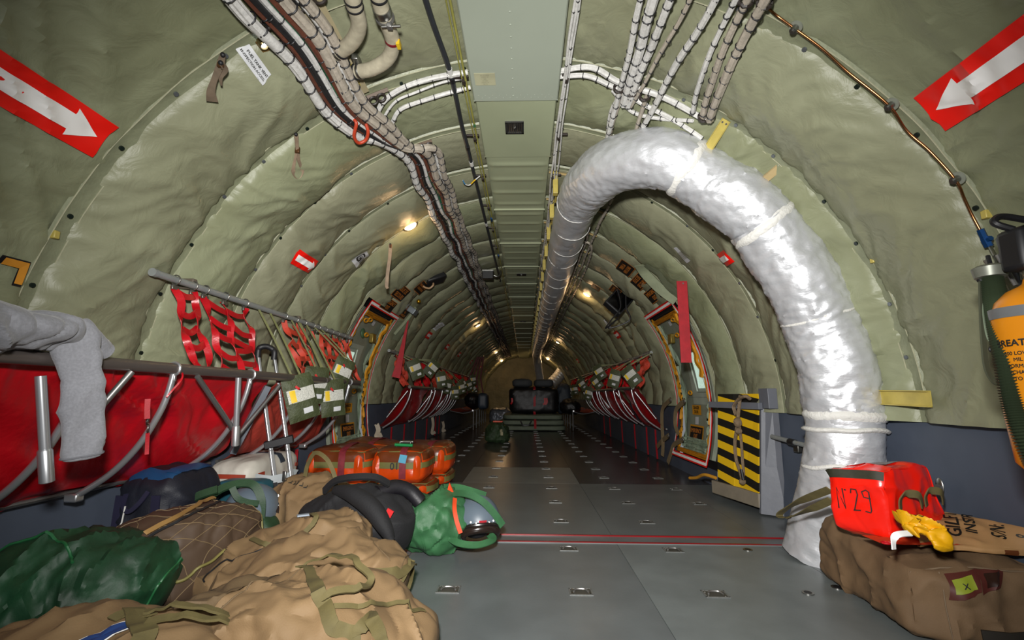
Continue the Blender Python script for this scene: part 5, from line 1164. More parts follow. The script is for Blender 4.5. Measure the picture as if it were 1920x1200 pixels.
for tt in (.955,): seam(LQ, QT, [(tt, -.8+.28*i) for i in range(18)], mat('olive_piping', '#77703c', .6), .0045, 'olive_piping')
pxstrap(LQ, QT, [(262, 1000), (300, 980), (340, 958), (380, 938), (412, 925)], .016, mat('ochre_zip_tape', '#8a6a3a', .6), 'zip_tape', .004, .006)
pxstrap(LQ, QT, [(270, 1006), (306, 987), (344, 967), (384, 947), (414, 934)], .008, BLK, 'zip_opening', .004, .004)
pxstrap(LQ, QT, [(284, 1004), (304, 1028), (322, 1056), (338, 1086)], .005, mat('olive_piping', '#77703c', .6), 'olive_piping', k='line')
pxstrap(LQ, QT, [(338, 1086), (366, 1072), (392, 1056), (420, 1040)], .005, mat('olive_piping', '#77703c', .6), 'olive_piping', k='line')
MB().box(LQ.P(.01, PH+.4, .02), (.05, .012, .008), R=Matrix.Rotation(.3, 3, 'Z')).build('leather_zip_pull', mat('leather_pull', '#8a4a20', .5), QT, bevel=.003)
# backpack, teal crate, white case
def softbox(c8, p=7, n=22, seed=0, big=.006, mid=.005, fine=.002, off=0, f=1.0):
    # c8: corners, bottom four (x-,y-)(x+,y-)(x+,y+)(x-,y+) then top four
    c8 = [V(c) for c in c8]
    def fn(a, b, c, off2=0.0):
        nrm_ = (abs(a)**p+abs(b)**p+abs(c)**p)**(1/p); s_ = 1/max(nrm_, 1e-6)*max(abs(a), abs(b), abs(c))
        A_, B2, C2 = a*s_, b*s_, c*s_; u, v, w = (A_+1)/2, (B2+1)/2, (C2+1)/2
        q = (c8[0]*(1-u)*(1-v)+c8[1]*u*(1-v)+c8[2]*u*v+c8[3]*(1-u)*v)*(1-w)+(c8[4]*(1-u)*(1-v)+c8[5]*u*(1-v)+c8[6]*u*v+c8[7]*(1-u)*v)*w
        ctr = sum(c8, V((0, 0, 0)))/8; ex = (c8[1]-c8[0]).normalized(); ey = (c8[3]-c8[0]).normalized(); ez = (c8[4]-c8[0]).normalized()
        m_ = max(abs(a), abs(b), abs(c)); d = (ex*(a if abs(a) > m_*.98 else 0)+ey*(b if abs(b) > m_*.98 else 0)+ez*(c if abs(c) > m_*.98 else 0))
        d = d.normalized() if d.length > 0 else ez
        bul = .5*(1-min(1, sorted([abs(a), abs(b), abs(c)])[1])**2)
        q = q+d*(cloth(q, seed, big, mid, fine, f)+big*1.2*bul+off2)
        return q
    return fn
def sbmesh(fn, n=22):
    mb = MB()
    R = [-1+2*i/n for i in range(n+1)]
    for k in (-1, 1):
        mb.grid([[fn(k, b, c) for c in R] for b in R]); mb.grid([[fn(a, k, c) for c in R] for a in R]); mb.grid([[fn(a, b, k) for b in R] for a in R])
    return mb
def box8(x0, x1, y0, y1, z0, z1): return [(x0, y0, z0), (x1, y0, z0), (x1, y1, z0), (x0, y1, z0), (x0, y0, z1), (x1, y0, z1), (x1, y1, z1), (x0, y1, z1)]
NAVYC = mat('navy_nylon', '#10131f', .6, var=.2, vscale=8, bump=.4, bscale=200, dist=.002); BLUC = mat('bright_blue_nylon', '#0a3d64', .5, var=.1); 
c8 = box8(-1.66, -1.40, 1.93, 2.28, .01, .43); f1 = softbox(c8, 4, seed=3, big=.02, mid=.012, fine=.004)
bp_ = thing('backpack', 'navy blue backpack with bright blue top leaning on the left wall', 'backpack', (-1.53, 2.1, 0)); sbmesh(f1, 30).build('body', NAVYC, bp_)
mb = MB(); mb.grid([[f1(-.9+1.8*i/16, b, c, .006) for b, c in [(-.97, .95), (-.9, 1), (-.65, 1)]] for i in range(17)]); mb.build('blue_top_panel', BLUC, bp_)
mb = MB(); mb.grid([[f1(a, b, 1, .008) for b in [-.8+.2*j for j in range(9)]] for a in (.45, .7, .9)]); mb.build('blue_side_stripe', BLUC, bp_)
handle(bp_, [f1(-.45, -1, .62, .008), f1(-.35, -1, .40, .02), f1(-.1, -1, .30, .03), f1(.15, -1, .45, .02), f1(.3, -1, .68, .008)], .018, .006, mat('indigo_web', '#1d1c33', .6), nrm=(0, -1, .2), name='grab_loop')
MB().tube([f1(-.22, -1, .40, .03), f1(-.30, -1, .1, .02), f1(-.35, -1, -.05, .02)], .003, 6).build('zip_cord', WB, bp_)
for a in (-.7, .55): mb = MB(); ribbon(mb, [f1(a, -1, c, .006) for c in (.6, .3, 0, -.3, -.6, -.85)], .035, .006, nrm=(0, -1, 0)); mb.build('pocket_edge', mat('indigo_web', '#1d1c33', .6), bp_)
TEAL = mat('teal_plastic', '#1c4a57', .45)
t = thing('teal_bin', 'teal open-topped bin between the backpack and the white case', 'bin', (-1.36, 2.38, 0)); f2 = softbox(box8(-1.50, -1.24, 2.32, 2.44, .01, .325), 8, seed=5, big=.002, mid=.001, fine=0)
sbmesh(f2, 12).build('body', TEAL, t); MB().tube([f2(a, b, 1) for a, b in ((-1, -1), (1, -1), (1, 1), (-1, 1), (-1, -1))], .006, 6).build('rim', TEAL, t)
WCS = mat('off_white_fabric', '#b9b5aa', .6, var=.08, vscale=10, bump=.3, bscale=150, dist=.002)
f3 = softbox(box8(-1.645, -1.39, 2.46, 3.0, .01, .40), 7, seed=7, big=.008, mid=.005, fine=.002)
wc = thing('cooler_case', 'off-white soft case with dark stripe lying behind the trolley handle', 'case', (-1.5, 2.7, 0)); sbmesh(f3, 30).build('body', WCS, wc)
mb = MB(); ribbon(mb, [f3(a, .10+.05*a, 1, .004) for a in (-.95, -.5, 0, .5, .9)]+[f3(1, .14, c, .004) for c in (.95, .8)], .05, .003, nrm=[V((0, 0, 1))]*5+[V((1, 0, 0))]*2); mb.build('dark_stripe', mat('slate_stripe', '#27323e', .5), wc)
mb = MB(); ribbon(mb, [f3(a, -1, .62, .006) for a in (-.8, -.3, .3, .8)], .022, .005, nrm=(0, -1, 0)); ribbon(mb, [f3(1, b, .62, .006) for b in (-.8, -.6)], .02, .004, nrm=(1, 0, 0)); ribbon(mb, [f3(1, b, .62, .006) for b in (.7, .95)], .02, .004, nrm=(1, 0, 0)); mb.build('red_zip', mat('brick_red_zip', '#8c3320', .5), wc)
mb = MB(); ribbon(mb, [f3(1, b, .12+.10*b, .008) for b in (-.95, -.5, 0, .5, .95)], .055, .004, nrm=(1, 0, 0)); mb.build('grey_strap', mat('pale_grey_webbing', '#8e9496', .5), wc)
# luggage trolley
TR = thing('luggage_trolley', 'folding aluminium luggage trolley with black grip standing in front of the white case', 'trolley', (-1.3, 2.6, 0))
pA = [atY(484, 664, 2.56), atY(494, 740, 2.56), atY(508, 845, 2.56), atY(520, 935, 2.56)]; pB = [atY(514, 668, 2.60), atY(526, 745, 2.60), atY(540, 845, 2.60), atY(551, 930, 2.60)]
def bar(mb, a, b, w, d):
    a = V(a); b = V(b); z_ = (b-a).normalized(); x_ = V((1, -.9, 0)); x_ = (x_-z_*x_.dot(z_)).normalized(); y_ = z_.cross(x_); mb.box((a+b)/2, (w, d, (b-a).length), R=Matrix((x_, y_, z_)).transposed())
for P_ in (pA, pB):
    m1 = MB(); bar(m1, P_[0], P_[1], .020, .014); m1.build('upper_pole', SATTUBE, TR, smooth=False, bevel=.003)
    m1 = MB(); bar(m1, P_[1], P_[2], .025, .018); bar(m1, P_[2], P_[3], .027, .02); m1.build('lower_pole', SATTUBE, TR, smooth=False, bevel=.003)
    MB().cyl(P_[1]+V((.008, -.012, -.015)), P_[1]+V((.010, -.016, -.015)), .004, 10).build('rivet', BLK, TR)
g0, g1 = pA[0], pB[0]; mid = (g0+g1)/2+V((0, 0, .045))
MB().tube(cr([g0+V((0, 0, -.02)), g0+V((0, 0, .022)), g0+V((.012, 0, .04)), mid+V((0, 0, .005)), g1+V((-.012, 0, .04)), g1+V((0, 0, .022)), g1+V((0, 0, -.02))], 8), .016, 14).build('grip', BLK, TR)
m1 = MB(); k0 = atY(500, 835, 2.55); k1 = atY(546, 822, 2.60); bar(m1, k0+V((-.012, 0, 0)), k1+V((.012, 0, 0)), .045, .04); m1.build('sleeve_clamp', BLK, TR, bevel=.004)
m1 = MB(); bar(m1, atY(508, 925, 2.54), atY(556, 905, 2.60), .035, .03); bar(m1, atY(512, 955, 2.54), atY(560, 935, 2.60), .05, .03); bar(m1, atY(548, 900, 2.58), atY(556, 958, 2.58), .02, .03); bar(m1, atY(514, 905, 2.54), atY(518, 965, 2.54), .02, .03); m1.build('base_frame', BLK, TR, bevel=.004)
MB().cyl(atY(560, 950, 2.66), atY(560, 950, 2.70), .035, 18).build('wheel', BLK, TR); MB().cyl(atY(556, 968, 2.58), atY(556, 968, 2.61), .02, 18).build('wheel', BLK, TR)
m1 = MB(); ribbon(m1, [atY(462, 895, 2.50), atY(508, 900, 2.53), atY(545, 893, 2.60), atY(552, 880, 2.66)], .045, .004, nrm=(.3, -1, 0)); m1.build('grey_strap', mat('pale_grey_webbing', '#8e9496', .5), TR)
MB().box(atY(533, 893, 2.57), (.02, .012, .055)).build('strap_buckle', STEEL, TR, bevel=.003)
# helmets
HEL = mat('helmet_grey_shell', '#56626d', .42, var=.06, coat=.1); GRB = mat('green_helmet_bag', '#2c5a36', .6, var=.2, vscale=10, bump=.4, bscale=150, dist=.002)
def helmet(lbl, c, r, yaw, pitch, det=True):
    t = thing('flight_helmet', lbl, 'helmet', (c[0], c[1], 0)); R = Matrix.Rotation(yaw, 3, 'Z')@Matrix.Rotation(pitch, 3, 'X'); c = V(c)
    rows = []                                              # shell, open at the face (-Y local) and neck
    for i in range(25):
        v = -0.62+ (pi/2+.62)*i/24; row = []
        for j in range(41):
            hw_ = radians(46)*(1 if v < .05 else max(0, 1-((v-.05)/.35)**2)**.5); u = -pi/2+hw_+(2*pi-2*hw_)*j/40
            rr_ = r*(1+.06*cos(u)**2*0); p = V((cos(u)*cos(v)*r*.92, sin(u)*cos(v)*r*1.08, sin(v)*r)); row.append(c+R@p)
        rows.append(row)
    o = MB().grid(rows).build('shell', HEL, t); md = o.modifiers.new('thick', 'SOLIDIFY'); md.thickness = .006
    edge = [rows[i][0] for i in range(0, 12)]+[rows[i][-1] for i in reversed(range(0, 12))]
    MB().tube(edge, .009, 8).build('edge_roll', mat('black_leather', '#1c1614', .3, var=.1), t)
    MB().tube([c+R@V((r*.66*cos(a), -r*.62-r*.34*sin(a), -.02+r*.36*sin(a))) for a in [pi*q/16 for q in range(17)]], .020, 10).build('visor_roll', mat('brown_black_leather', '#241a16', .22, var=.1), t)
    MB().sphere(c+R@V((0, .018, -.01)), r*.74, 14, sc=(.95, 1, .85)).build('liner', mat('dark_liner', '#15161a', .7), t)
    for a in (-.55, .55, -.3, .3): MB().sphere(c+R@V((sin(a)*r*.93*.9, -cos(a)*r*1.09*.9, r*.42+.0)), .005, 6).build('stud', WHS, t)
    return t, R
H1, R1 = helmet('grey flying helmet lying in the open green bag on the floor', (-.19, 2.40, .135), .125, radians(18), radians(14))
fnh = lambda a, b: V((-.19, 2.40, .135))+R1@V((sin((a)/.125)*.125*.92*.86*1.05, -cos(a/.125)*.125*1.08*.90*1.0, .058+b))
mb = MB(); mb.grid([[fnh(-.022+.044*i/4, -.008+.016*j/2) for j in range(3)] for i in range(5)]); mb.build('red_sticker', mat('red_label', '#a82430', .5), H1)
LH = Loft([(-.56, 2.30, .07, .09, .07, 0), (-.48, 2.34, .12, .14, .13, 0), (-.37, 2.38, .14, .16, .155, 0), (-.29, 2.41, .125, .15, .14, 0), (-.25, 2.42, .11, .14, .13, 0)], seed=31, big=.03, mid=.026, fine=.010, cap=5, p=2.2)
GB = bag('helmet_bag', 'crumpled bright green helmet bag on the floor, its mouth round a grey helmet', LH, GRB)
for pts, w in (([(-.33, 2.36, .27), (-.24, 2.32, .28), (-.16, 2.31, .25), (-.10, 2.32, .19), (-.06, 2.34, .13)], .035), ([(-.33, 2.30, .10), (-.26, 2.24, .08), (-.17, 2.23, .075), (-.10, 2.26, .09), (-.12, 2.30, .10)], .032), ([(-.36, 2.40, .29), (-.30, 2.42, .285), (-.22, 2.40, .27), (-.15, 2.40, .25)], .05)):
    handle(GB, pts, w, .006, GRB, nrm=(-.2, -.6, .7), name='draw_strap')
mb = MB(); ribbon(mb, cr([(-.29, 2.31, .26), (-.285, 2.27, .22), (-.27, 2.25, .17), (-.25, 2.245, .12)], 6), .02, .006, nrm=(.5, -1, 0)); mb.build('orange_lining', mat('orange_lining', '#c8421a', .5), GB)
MB().prism([(-.335, 2.36, .29), (-.30, 2.35, .275), (-.325, 2.35, .325)], (.0, .01, .0)).build('orange_flap', mat('orange_lining', '#c8421a', .5), GB, smooth=False)
H2, R2_ = helmet('second grey flying helmet in a green bag behind the quilted bag', (-1.24, 2.24, .215), .115, radians(150), radians(0))
LH2 = Loft([(-1.30, 2.24, .05, .10, .05, 0), (-1.22, 2.28, .10, .15, .10, 0), (-1.13, 2.32, .10, .13, .10, 0)], seed=33, big=.02, mid=.02, fine=.008, cap=4, p=2.2)
DGB = mat('dark_green_bag', '#1e3b22', .6, var=.2, vscale=10, bump=.4, bscale=150, dist=.002)
GB2 = bag('helmet_bag', 'dark green helmet bag wedged between quilted bag and trolley', LH2, DGB, nt=60, np_=48)
for pts, w in (([(-1.36, 2.10, .30), (-1.31, 2.13, .335), (-1.25, 2.17, .345), (-1.20, 2.18, .33), (-1.165, 2.18, .27), (-1.16, 2.18, .19)], .035), ([(-1.27, 2.12, .335), (-1.24, 2.12, .29), (-1.20, 2.13, .27), (-1.16, 2.15, .26)], .026), ([(-1.42, 2.04, .27), (-1.38, 2.05, .31), (-1.31, 2.08, .335)], .035)):
    handle(GB2, pts, w, .012, DGB, nrm=(.2, -.7, .6), name='draw_strap')
# black jacket / bag
BKC = mat('black_fleece', '#0f0f12', .8, var=.2, vscale=8, bump=.4, bscale=120, dist=.003)
LK = Loft([(-.98, 2.16, .20, .08, .08, 0), (-.84, 2.20, .20, .15, .13, 0), (-.70, 2.20, .19, .17, .15, 0), (-.58, 2.18, .17, .15, .14, 0), (-.48, 2.12, .13, .10, .11, 0)], seed=37, big=.02, mid=.018, fine=.006, cap=4, p=2.3)
K_ = bag('jacket', 'black fleece jacket and straps heaped between tan duffels and green helmet bag', LK, BKC, 'jacket')
MB().tube(cr([(-.80, 2.12, .33), (-.70, 2.06, .325), (-.60, 2.02, .28), (-.53, 1.99, .21), (-.50, 1.98, .16)], 8), [.018+.022*sin(pi*min(1, i/30)) for i in range(33)], 16).build('sleeve', BKC, K_)
handle(K_, [(-.86, 2.14, .32), (-.80, 2.12, .37), (-.70, 2.10, .39), (-.62, 2.12, .385), (-.57, 2.16, .35)], .03, .014, BKC, nrm=(0, -.7, .7))
SHN = mat('black_nylon', '#141217', .5, var=.2, bump=.3, bscale=120, dist=.002)
MB().tube(cr([(-.62, 2.16, .31), (-.56, 2.22, .325), (-.50, 2.26, .30), (-.45, 2.27, .25)], 8), .035, 14).build('rolled_hood', SHN, K_)
for q in ((-.62, 2.07, .30), (-.60, 2.05, .27)): MB().tube([V(q)+V((.012*cos(i*pi/6), .004, .012*sin(i*pi/6))) for i in range(13)], .0028, 6).build('ring', STEEL, K_)
MB().box((-.535, 2.06, .25), (.03, .006, .03), R=Matrix.Rotation(.5, 3, 'Y')).build('red_tab', mat('pull_red', '#b51518', .5), K_)

# orange survival bags
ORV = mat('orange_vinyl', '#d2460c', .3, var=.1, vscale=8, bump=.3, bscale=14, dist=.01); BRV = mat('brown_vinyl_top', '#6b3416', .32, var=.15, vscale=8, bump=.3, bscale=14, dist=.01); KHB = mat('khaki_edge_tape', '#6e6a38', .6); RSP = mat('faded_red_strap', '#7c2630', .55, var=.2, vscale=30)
def orange(lbl, x0, x1, y0, y1, z0, z1, num=False, seed=0, top=BRV):
    f_ = softbox(box8(x0, x1, y0, y1, z0, z1), 5, seed=seed, big=.018, mid=.006, fine=.003)
    t = thing('survival_bag', lbl, 'bag', ((x0+x1)/2, (y0+y1)/2, z0)); sbmesh(f_, 22).build('body', ORV, t)
    A_ = [-1+2*i/16 for i in range(17)]
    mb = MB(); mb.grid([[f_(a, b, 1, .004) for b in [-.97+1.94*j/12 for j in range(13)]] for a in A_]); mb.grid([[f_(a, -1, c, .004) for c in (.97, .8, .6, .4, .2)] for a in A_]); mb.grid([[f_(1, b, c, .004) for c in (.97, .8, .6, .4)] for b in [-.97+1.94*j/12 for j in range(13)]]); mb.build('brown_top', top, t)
    mb = MB(); ribbon(mb, [f_(a, -1, .08, .006) for a in A_], .045, .003, nrm=(0, -1, 0)); ribbon(mb, [f_(1, b, .1, .006) for b in A_], .04, .003, nrm=(1, 0, 0)); mb.build('khaki_band', KHB, t)
    MB().tube([f_(a, b, .97, .006) for a, b in [(-1, -1), (0, -1), (.97, -1), (1, -.97), (1, 0), (1, 1), (0, 1), (-1, 1)]], .005, 6).build('edge_piping', KHB, t)
    for s0 in (-.86, .80):
        mb = MB(); mb.grid([[f_(s0+.18*cos(q*pi/10)*r_, -1, -.05+.75*(abs(sin(q*pi/10))**.6)*(1 if sin(q*pi/10) > 0 else -1)*r_, .012+.02*(1-r_)) for q in range(20)] for r_ in (1, .7, .01)], cv=True); mb.build('end_pocket', ORV, t)
    mb = MB(); ribbon(mb, [f_(.22, b, 1, .010) for b in (.9, .3, -.3, -.9)]+[f_(.22, -1, c, .010) for c in (.8, .3, -.2, -.7)], .05, .004, nrm=[V((0, 0, 1))]*4+[V((0, -1, 0))]*4); mb.build('red_strap', RSP, t)
    if num: mb = MB(); write(mb, '10', .07, lambda a, b: f_(.02-a*5, -1, .05+b*8, .010) if False else V((f_(-.08, -1, .08).x-a, f_(-.08+a*2, -1, .08, .012).y-.002, f_(-.08, -1, .08).z-b)), bold=.001); mb.build('stencil', INK, t, smooth=False, auto=False)
    return t, f_
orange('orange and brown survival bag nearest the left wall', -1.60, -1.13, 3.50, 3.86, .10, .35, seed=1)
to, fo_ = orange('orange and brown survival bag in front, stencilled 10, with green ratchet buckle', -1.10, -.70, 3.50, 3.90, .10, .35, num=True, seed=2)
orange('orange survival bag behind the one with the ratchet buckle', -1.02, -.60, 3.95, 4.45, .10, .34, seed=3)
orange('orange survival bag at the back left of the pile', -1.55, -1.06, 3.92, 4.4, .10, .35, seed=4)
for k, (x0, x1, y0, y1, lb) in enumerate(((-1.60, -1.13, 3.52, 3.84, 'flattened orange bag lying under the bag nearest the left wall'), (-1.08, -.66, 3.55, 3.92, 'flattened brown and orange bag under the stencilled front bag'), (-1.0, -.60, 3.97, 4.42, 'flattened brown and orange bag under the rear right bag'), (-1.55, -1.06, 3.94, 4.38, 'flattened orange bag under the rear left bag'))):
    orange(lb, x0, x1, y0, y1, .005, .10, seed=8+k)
rb = thing('ratchet_buckle', 'steel ratchet buckle with green handle on the front orange bag', 'buckle', fo_(.1, 0, 1)); c = fo_(.20, -.55, 1, .02)
MB().box(c, (.085, .07, .012)).build('buckle_frame', STEEL, rb, bevel=.003)
for s_ in (-1, 1): MB().box(c+V((s_*.04, .0, .014)), (.006, .09, .03)).build('side_plate', STEEL, rb, bevel=.002)
MB().cyl(c+V((-.075, -.05, .004)), c+V((.06, -.05, .0)), .011).build('green_handle', mat('green_grip', '#128a4a', .4), rb); MB().cyl(c+V((-.05, .01, .02)), c+V((.05, .01, .02)), .012).build('spool', STEEL, rb)
mb = MB(); ribbon(mb, [fo_(.25, -1, .72, .014), fo_(.22, -1, .45, .016), fo_(.20, -1, .25, .016)], .055, .003, nrm=(0, -1, 0)); tg = mb.build('blue_tape', mat('sky_blue_tape', '#4a9fc0', .5)); tag(tg, 'sky blue tape stuck on the red strap of the front orange bag', 'tape')

# grey sweater over the seat tube
SWT = mat('grey_melange_jersey', '#7c7d82', .9, var=.10, vscale=160, bump=.4, bscale=220, dist=.002, sheen=.2)
LS = Loft([(-1.255, 1.25, .94, .055, .035, 0), (-1.235, 1.265, .90, .062, .035, 0), (-1.22, 1.285, .80, .056, .030, 0), (-1.215, 1.30, .70, .052, .028, 0), (-1.212, 1.315, .60, .047, .026, 0), (-1.21, 1.32, .565, .042, .024, 0)], seed=41, big=.012, mid=.010, fine=.004, cap=10, p=2.6, up=(1, -.8, 0), floor=False)
sw = thing('sweatshirt', 'grey jersey sweatshirt slung over the seat tube, one sleeve hanging down', 'clothing', (-1.25, 1.2, .86)); LS.mesh(MB(), 90, 60).build('sleeve', SWT, sw)
LS2 = Loft([(-1.30, .70, .90, .10, .07, 0), (-1.29, .86, .925, .12, .075, 0), (-1.285, 1.0, .925, .12, .07, 0), (-1.27, 1.12, .92, .11, .06, 0), (-1.265, 1.22, .92, .09, .05, 0), (-1.27, 1.30, .90, .06, .035, 0)], seed=43, big=.03, mid=.026, fine=.008, cap=4, p=2.3, floor=False)
LS2.mesh(MB(), 100, 72).build('body', SWT, sw)
LS3 = Loft([(-1.275, 1.24, .93, .05, .035, 0), (-1.27, 1.30, .925, .05, .04, 0), (-1.26, 1.36, .89, .04, .03, 0), (-1.255, 1.39, .87, .02, .015, 0)], seed=47, big=.012, mid=.012, fine=.004, cap=4, floor=False); LS3.mesh(MB(), 40, 40).build('cuff_end', SWT, sw)
MB().tube(cr([LS2.P(.35, PH+.9, .004), LS2.P(.42, PH+1.1, .01), LS2.P(.5, PH+1.0, .012), LS2.P(.55, PH+1.2, .004), LS2.P(.48, PH+1.25, .008)], 6), .003, 6).build('drawstring', SWT, sw)
seam(LS, sw, [(.90, .0+.6*i) for i in range(11)], mat('grey_rib', '#6d6e73', .9), .003, 'cuff_seam')

# ================================================================== right-hand pile
LBc8 = [(1.24, 1.58, .005), (1.66, 1.50, .005), (1.66, 2.06, .005), (1.31, 2.16, .005), (1.26, 1.60, .215), (1.65, 1.52, .25), (1.65, 2.04, .25), (1.33, 2.14, .245)]
f4 = softbox(LBc8, 8, seed=51, big=.02, mid=.014, fine=.005)
BB = thing('canvas_bag', 'large brown canvas bag on the floor by the duct foot, under the red bag', 'bag', (1.45, 1.8, 0)); sbmesh(f4, 34).build('body', BRC, BB)
REDBR = mat('maroon_leather_frame', '#4c1f18', .5, var=.15)
def onface(x, y, off=.004):                                # nearest point on the near end of the brown bag for a picture point
    r = ray(x, y); best = None
    for i in range(41):
        for j in range(31):
            a = -1+2*i/40; c_ = -1+2*j/30; p = f4(a, -1, c_) if True else 0; d = (p-EYE)
            e = (d-r*(d.dot(r)/r.dot(r))).length
            if best is None or e < best[0]: best = (e, a, c_)
    return best[1], best[2]
def quadpatch(parent, fa, corners, off, m, name, n=6):
    q = corners; mb = MB(); mb.grid([[fa(*[q[0][k]*(1-u)*(1-v)+q[1][k]*u*(1-v)+q[2][k]*u*v+q[3][k]*(1-u)*v for k in (0, 1)], off) for v in [j/n for j in range(n+1)]] for u in [i/n for i in range(n+1)]]); return mb.build(name, m, parent)
fa = lambda a, c_, off: f4(a, -1, c_, off)
cs = [onface(*p) for p in ((1768, 1076), (1826, 1068), (1842, 1112), (1782, 1124))]; quadpatch(BB, fa, cs, .005, REDBR, 'label_frame')
cs = [onface(*p) for p in ((1782, 1084), (1820, 1078), (1832, 1104), (1790, 1112))]; q_ = quadpatch(BB, fa, cs, .008, mat('yellow_green_card', '#7f8a20', .6), 'label_card')
cx_ = onface(1807, 1096); mb = MB(); write(mb, 'X', .020, lambda a, b: fa(cx_[0]+a*6, cx_[1]+b*9, .010), bold=.0006); mb.build('label_letter', INK, BB, smooth=False, auto=False)
cs = [onface(*p) for p in ((1826, 1068), (1874, 1060), (1876, 1102), (1842, 1114))]; quadpatch(BB, fa, cs, .005, REDBR, 'label_frame')
cs = [onface(*p) for p in ((1838, 1072), (1868, 1067), (1870, 1098), (1848, 1104))]; quadpatch(BB, fa, cs, .008, mat('dark_window', '#2a1710', .3), 'label_window')
mb = MB(); ribbon(mb, [fa(a, -.55+.1*a, .012) for a in (-.2, .1, .4, .7)], .03, .006, nrm=(0, -1, 0)); mb.build('dark_handle', mat('dark_webbing', '#241f18', .6), BB)
MB().tube([f4(-1, b, 1, .003) for b in (-.95, -.9)]+[f4(a, -.97, 1, .004) for a in (-.95, -.5, 0, .5, .9)], .003, 6).build('top_seam', mat('brown_piping', '#6e5b45', .7), BB)
MB().tube([f4(-.55, -1, c_, .003) for c_ in (.9, .4, 0, -.5, -.9)], .002, 6).build('end_seam', mat('brown_piping', '#6e5b45', .7), BB)
mb = MB(); ribbon(mb, [f4(.9, -1, .9, .01), f4(1.0, -1, .7, .03), f4(.98, -1, .4, .03)], .05, .004, nrm=(.5, -1, 0)); mb.build('corner_flap', BRC, BB)
# N 29 bag
ZT = .262
b0 = atZ(1556, 992, ZT); b1 = atZ(1672, 1020, ZT); b2 = b1+V((.20, .16, 0)); b3 = b0+V((.16, .06, 0))
b2 = V((1.60, b1.y+.12, ZT)); b3 = V((1.58, b0.y+.02, ZT))
def up_(p, x, y): r = ray(x, y); k = (p.x-EYE.x)/r.x if abs(r.x) > .3 else (p.y-EYE.y)/r.y; return EYE+r*k
t0 = up_(b0, 1542, 872); t1 = up_(b1, 1655, 876); t2 = V((1.55, b2.y, t1.z+.0)); t3 = V((1.53, b3.y, t0.z))
f5 = softbox([b0, b1, b2, b3, t0, t1, t2, t3], 9, seed=55, big=.012, mid=.010, fine=.003)
RV = mat('fluorescent_red_vinyl', '#e81c0c', .25, var=.05, vscale=5, bump=.35, bscale=10, dist=.012, coat=.3)
NB = thing('vinyl_bag', 'bright red vinyl bag marked N 29 on the brown canvas bag', 'bag', (b0+b2)/2); sbmesh(f5, 34).build('body', RV, NB)
# front face runs from corner 0 to corner 1: that is b = -1
ff = lambda a, c_, off=.003: f5(a, -1, c_, off)
DZ = mat('dark_zip_web', '#2b2a1c', .6, var=.15, vscale=60)
mb = MB(); ribbon(mb, [ff(a, .78, .004) for a in [-.95+.19*i for i in range(11)]], .030, .003, nrm=(-.8, -.6, 0)); mb.build('zip_band', DZ, NB)
wN = (ff(-1, 0)-ff(1, 0)).length; hN = (ff(0, -1)-ff(0, 1)).length
mb = MB(); strokes = [[(0, 0), (0.02, 1.0), (.22, .02), (.25, .98)], [(.33, .92), (.36, .95), (.36, .90)], [(.50, .80), (.55, 1.0), (.70, .98), (.70, .75), (.52, .05), (.48, .0), (.74, .04)], [(1.08, .62), (.88, .66), (.86, .9), (1.0, 1.0), (1.08, .92), (1.09, .1), (1.06, .0), (.9, .03)]]
for st in strokes: mb.tube([ff(-.52+x_*.92, -.28+y_*.62, .004) for x_, y_ in st], .0022, 5)
mb.build('hand_lettering', INK, NB)
handle(NB, [ff(-.98, .25, .004), up_(b0, 1500, 940)+V((0, .0, 0)), up_(b0, 1468, 958), up_(b0, 1462, 968), up_(b0, 1480, 970), up_(b0, 1520, 955), ff(-.98, -.10, .004)], .030, .004, OLW, nrm=(0, -1, .35), name='side_handle')
fr = lambda b, c_, off=.003: f5(1, b, c_, off)
for bb_, lbn in ((-.55, 0), (.35, 1)):
    handle(NB, [fr(bb_, -.15, .004), fr(bb_, .12, .008), fr(bb_+.05, .28, .02), fr(bb_+.22, .25, .035), fr(bb_+.36, -.05, .03)], .026, .004, OLW, nrm=(.6, -.8, 0), name='side_loop')
MB().tube([f5(-.9, -.9, 1, .004), f5(-.97, -.2, 1, .004), f5(-.9, .9, 1, .004)], .004, 6).build('top_piping', DZ, NB)
mb = MB(); mb.grid([[f5(a, b, 1, .003) for b in (-.6, -.2, .2)] for a in (-.8, -.4, 0, .3)]); mb.build('clear_window', mat('grey_clear_pocket', '#9a8e90', .2), NB)
ot = thing('orange_cloth', 'flat orange cloth with loop under the red bag', 'cloth', b1); MB().grid([[V((b1.x-.06+.28*i/8, b1.y-.045+.10*j/4, ZT+.012+.006*noise.noise(V((i*.8, j, 3))))) for j in range(5)] for i in range(9)]).build('cloth', mat('orange_lining', '#c8421a', .5), ot)
MB().tube([V((b1.x-.055+.012*cos(q*pi/6), b1.y-.05+.012*sin(q*pi/6), ZT+.018)) for q in range(13)], .003, 6).build('loop', RED, ot)
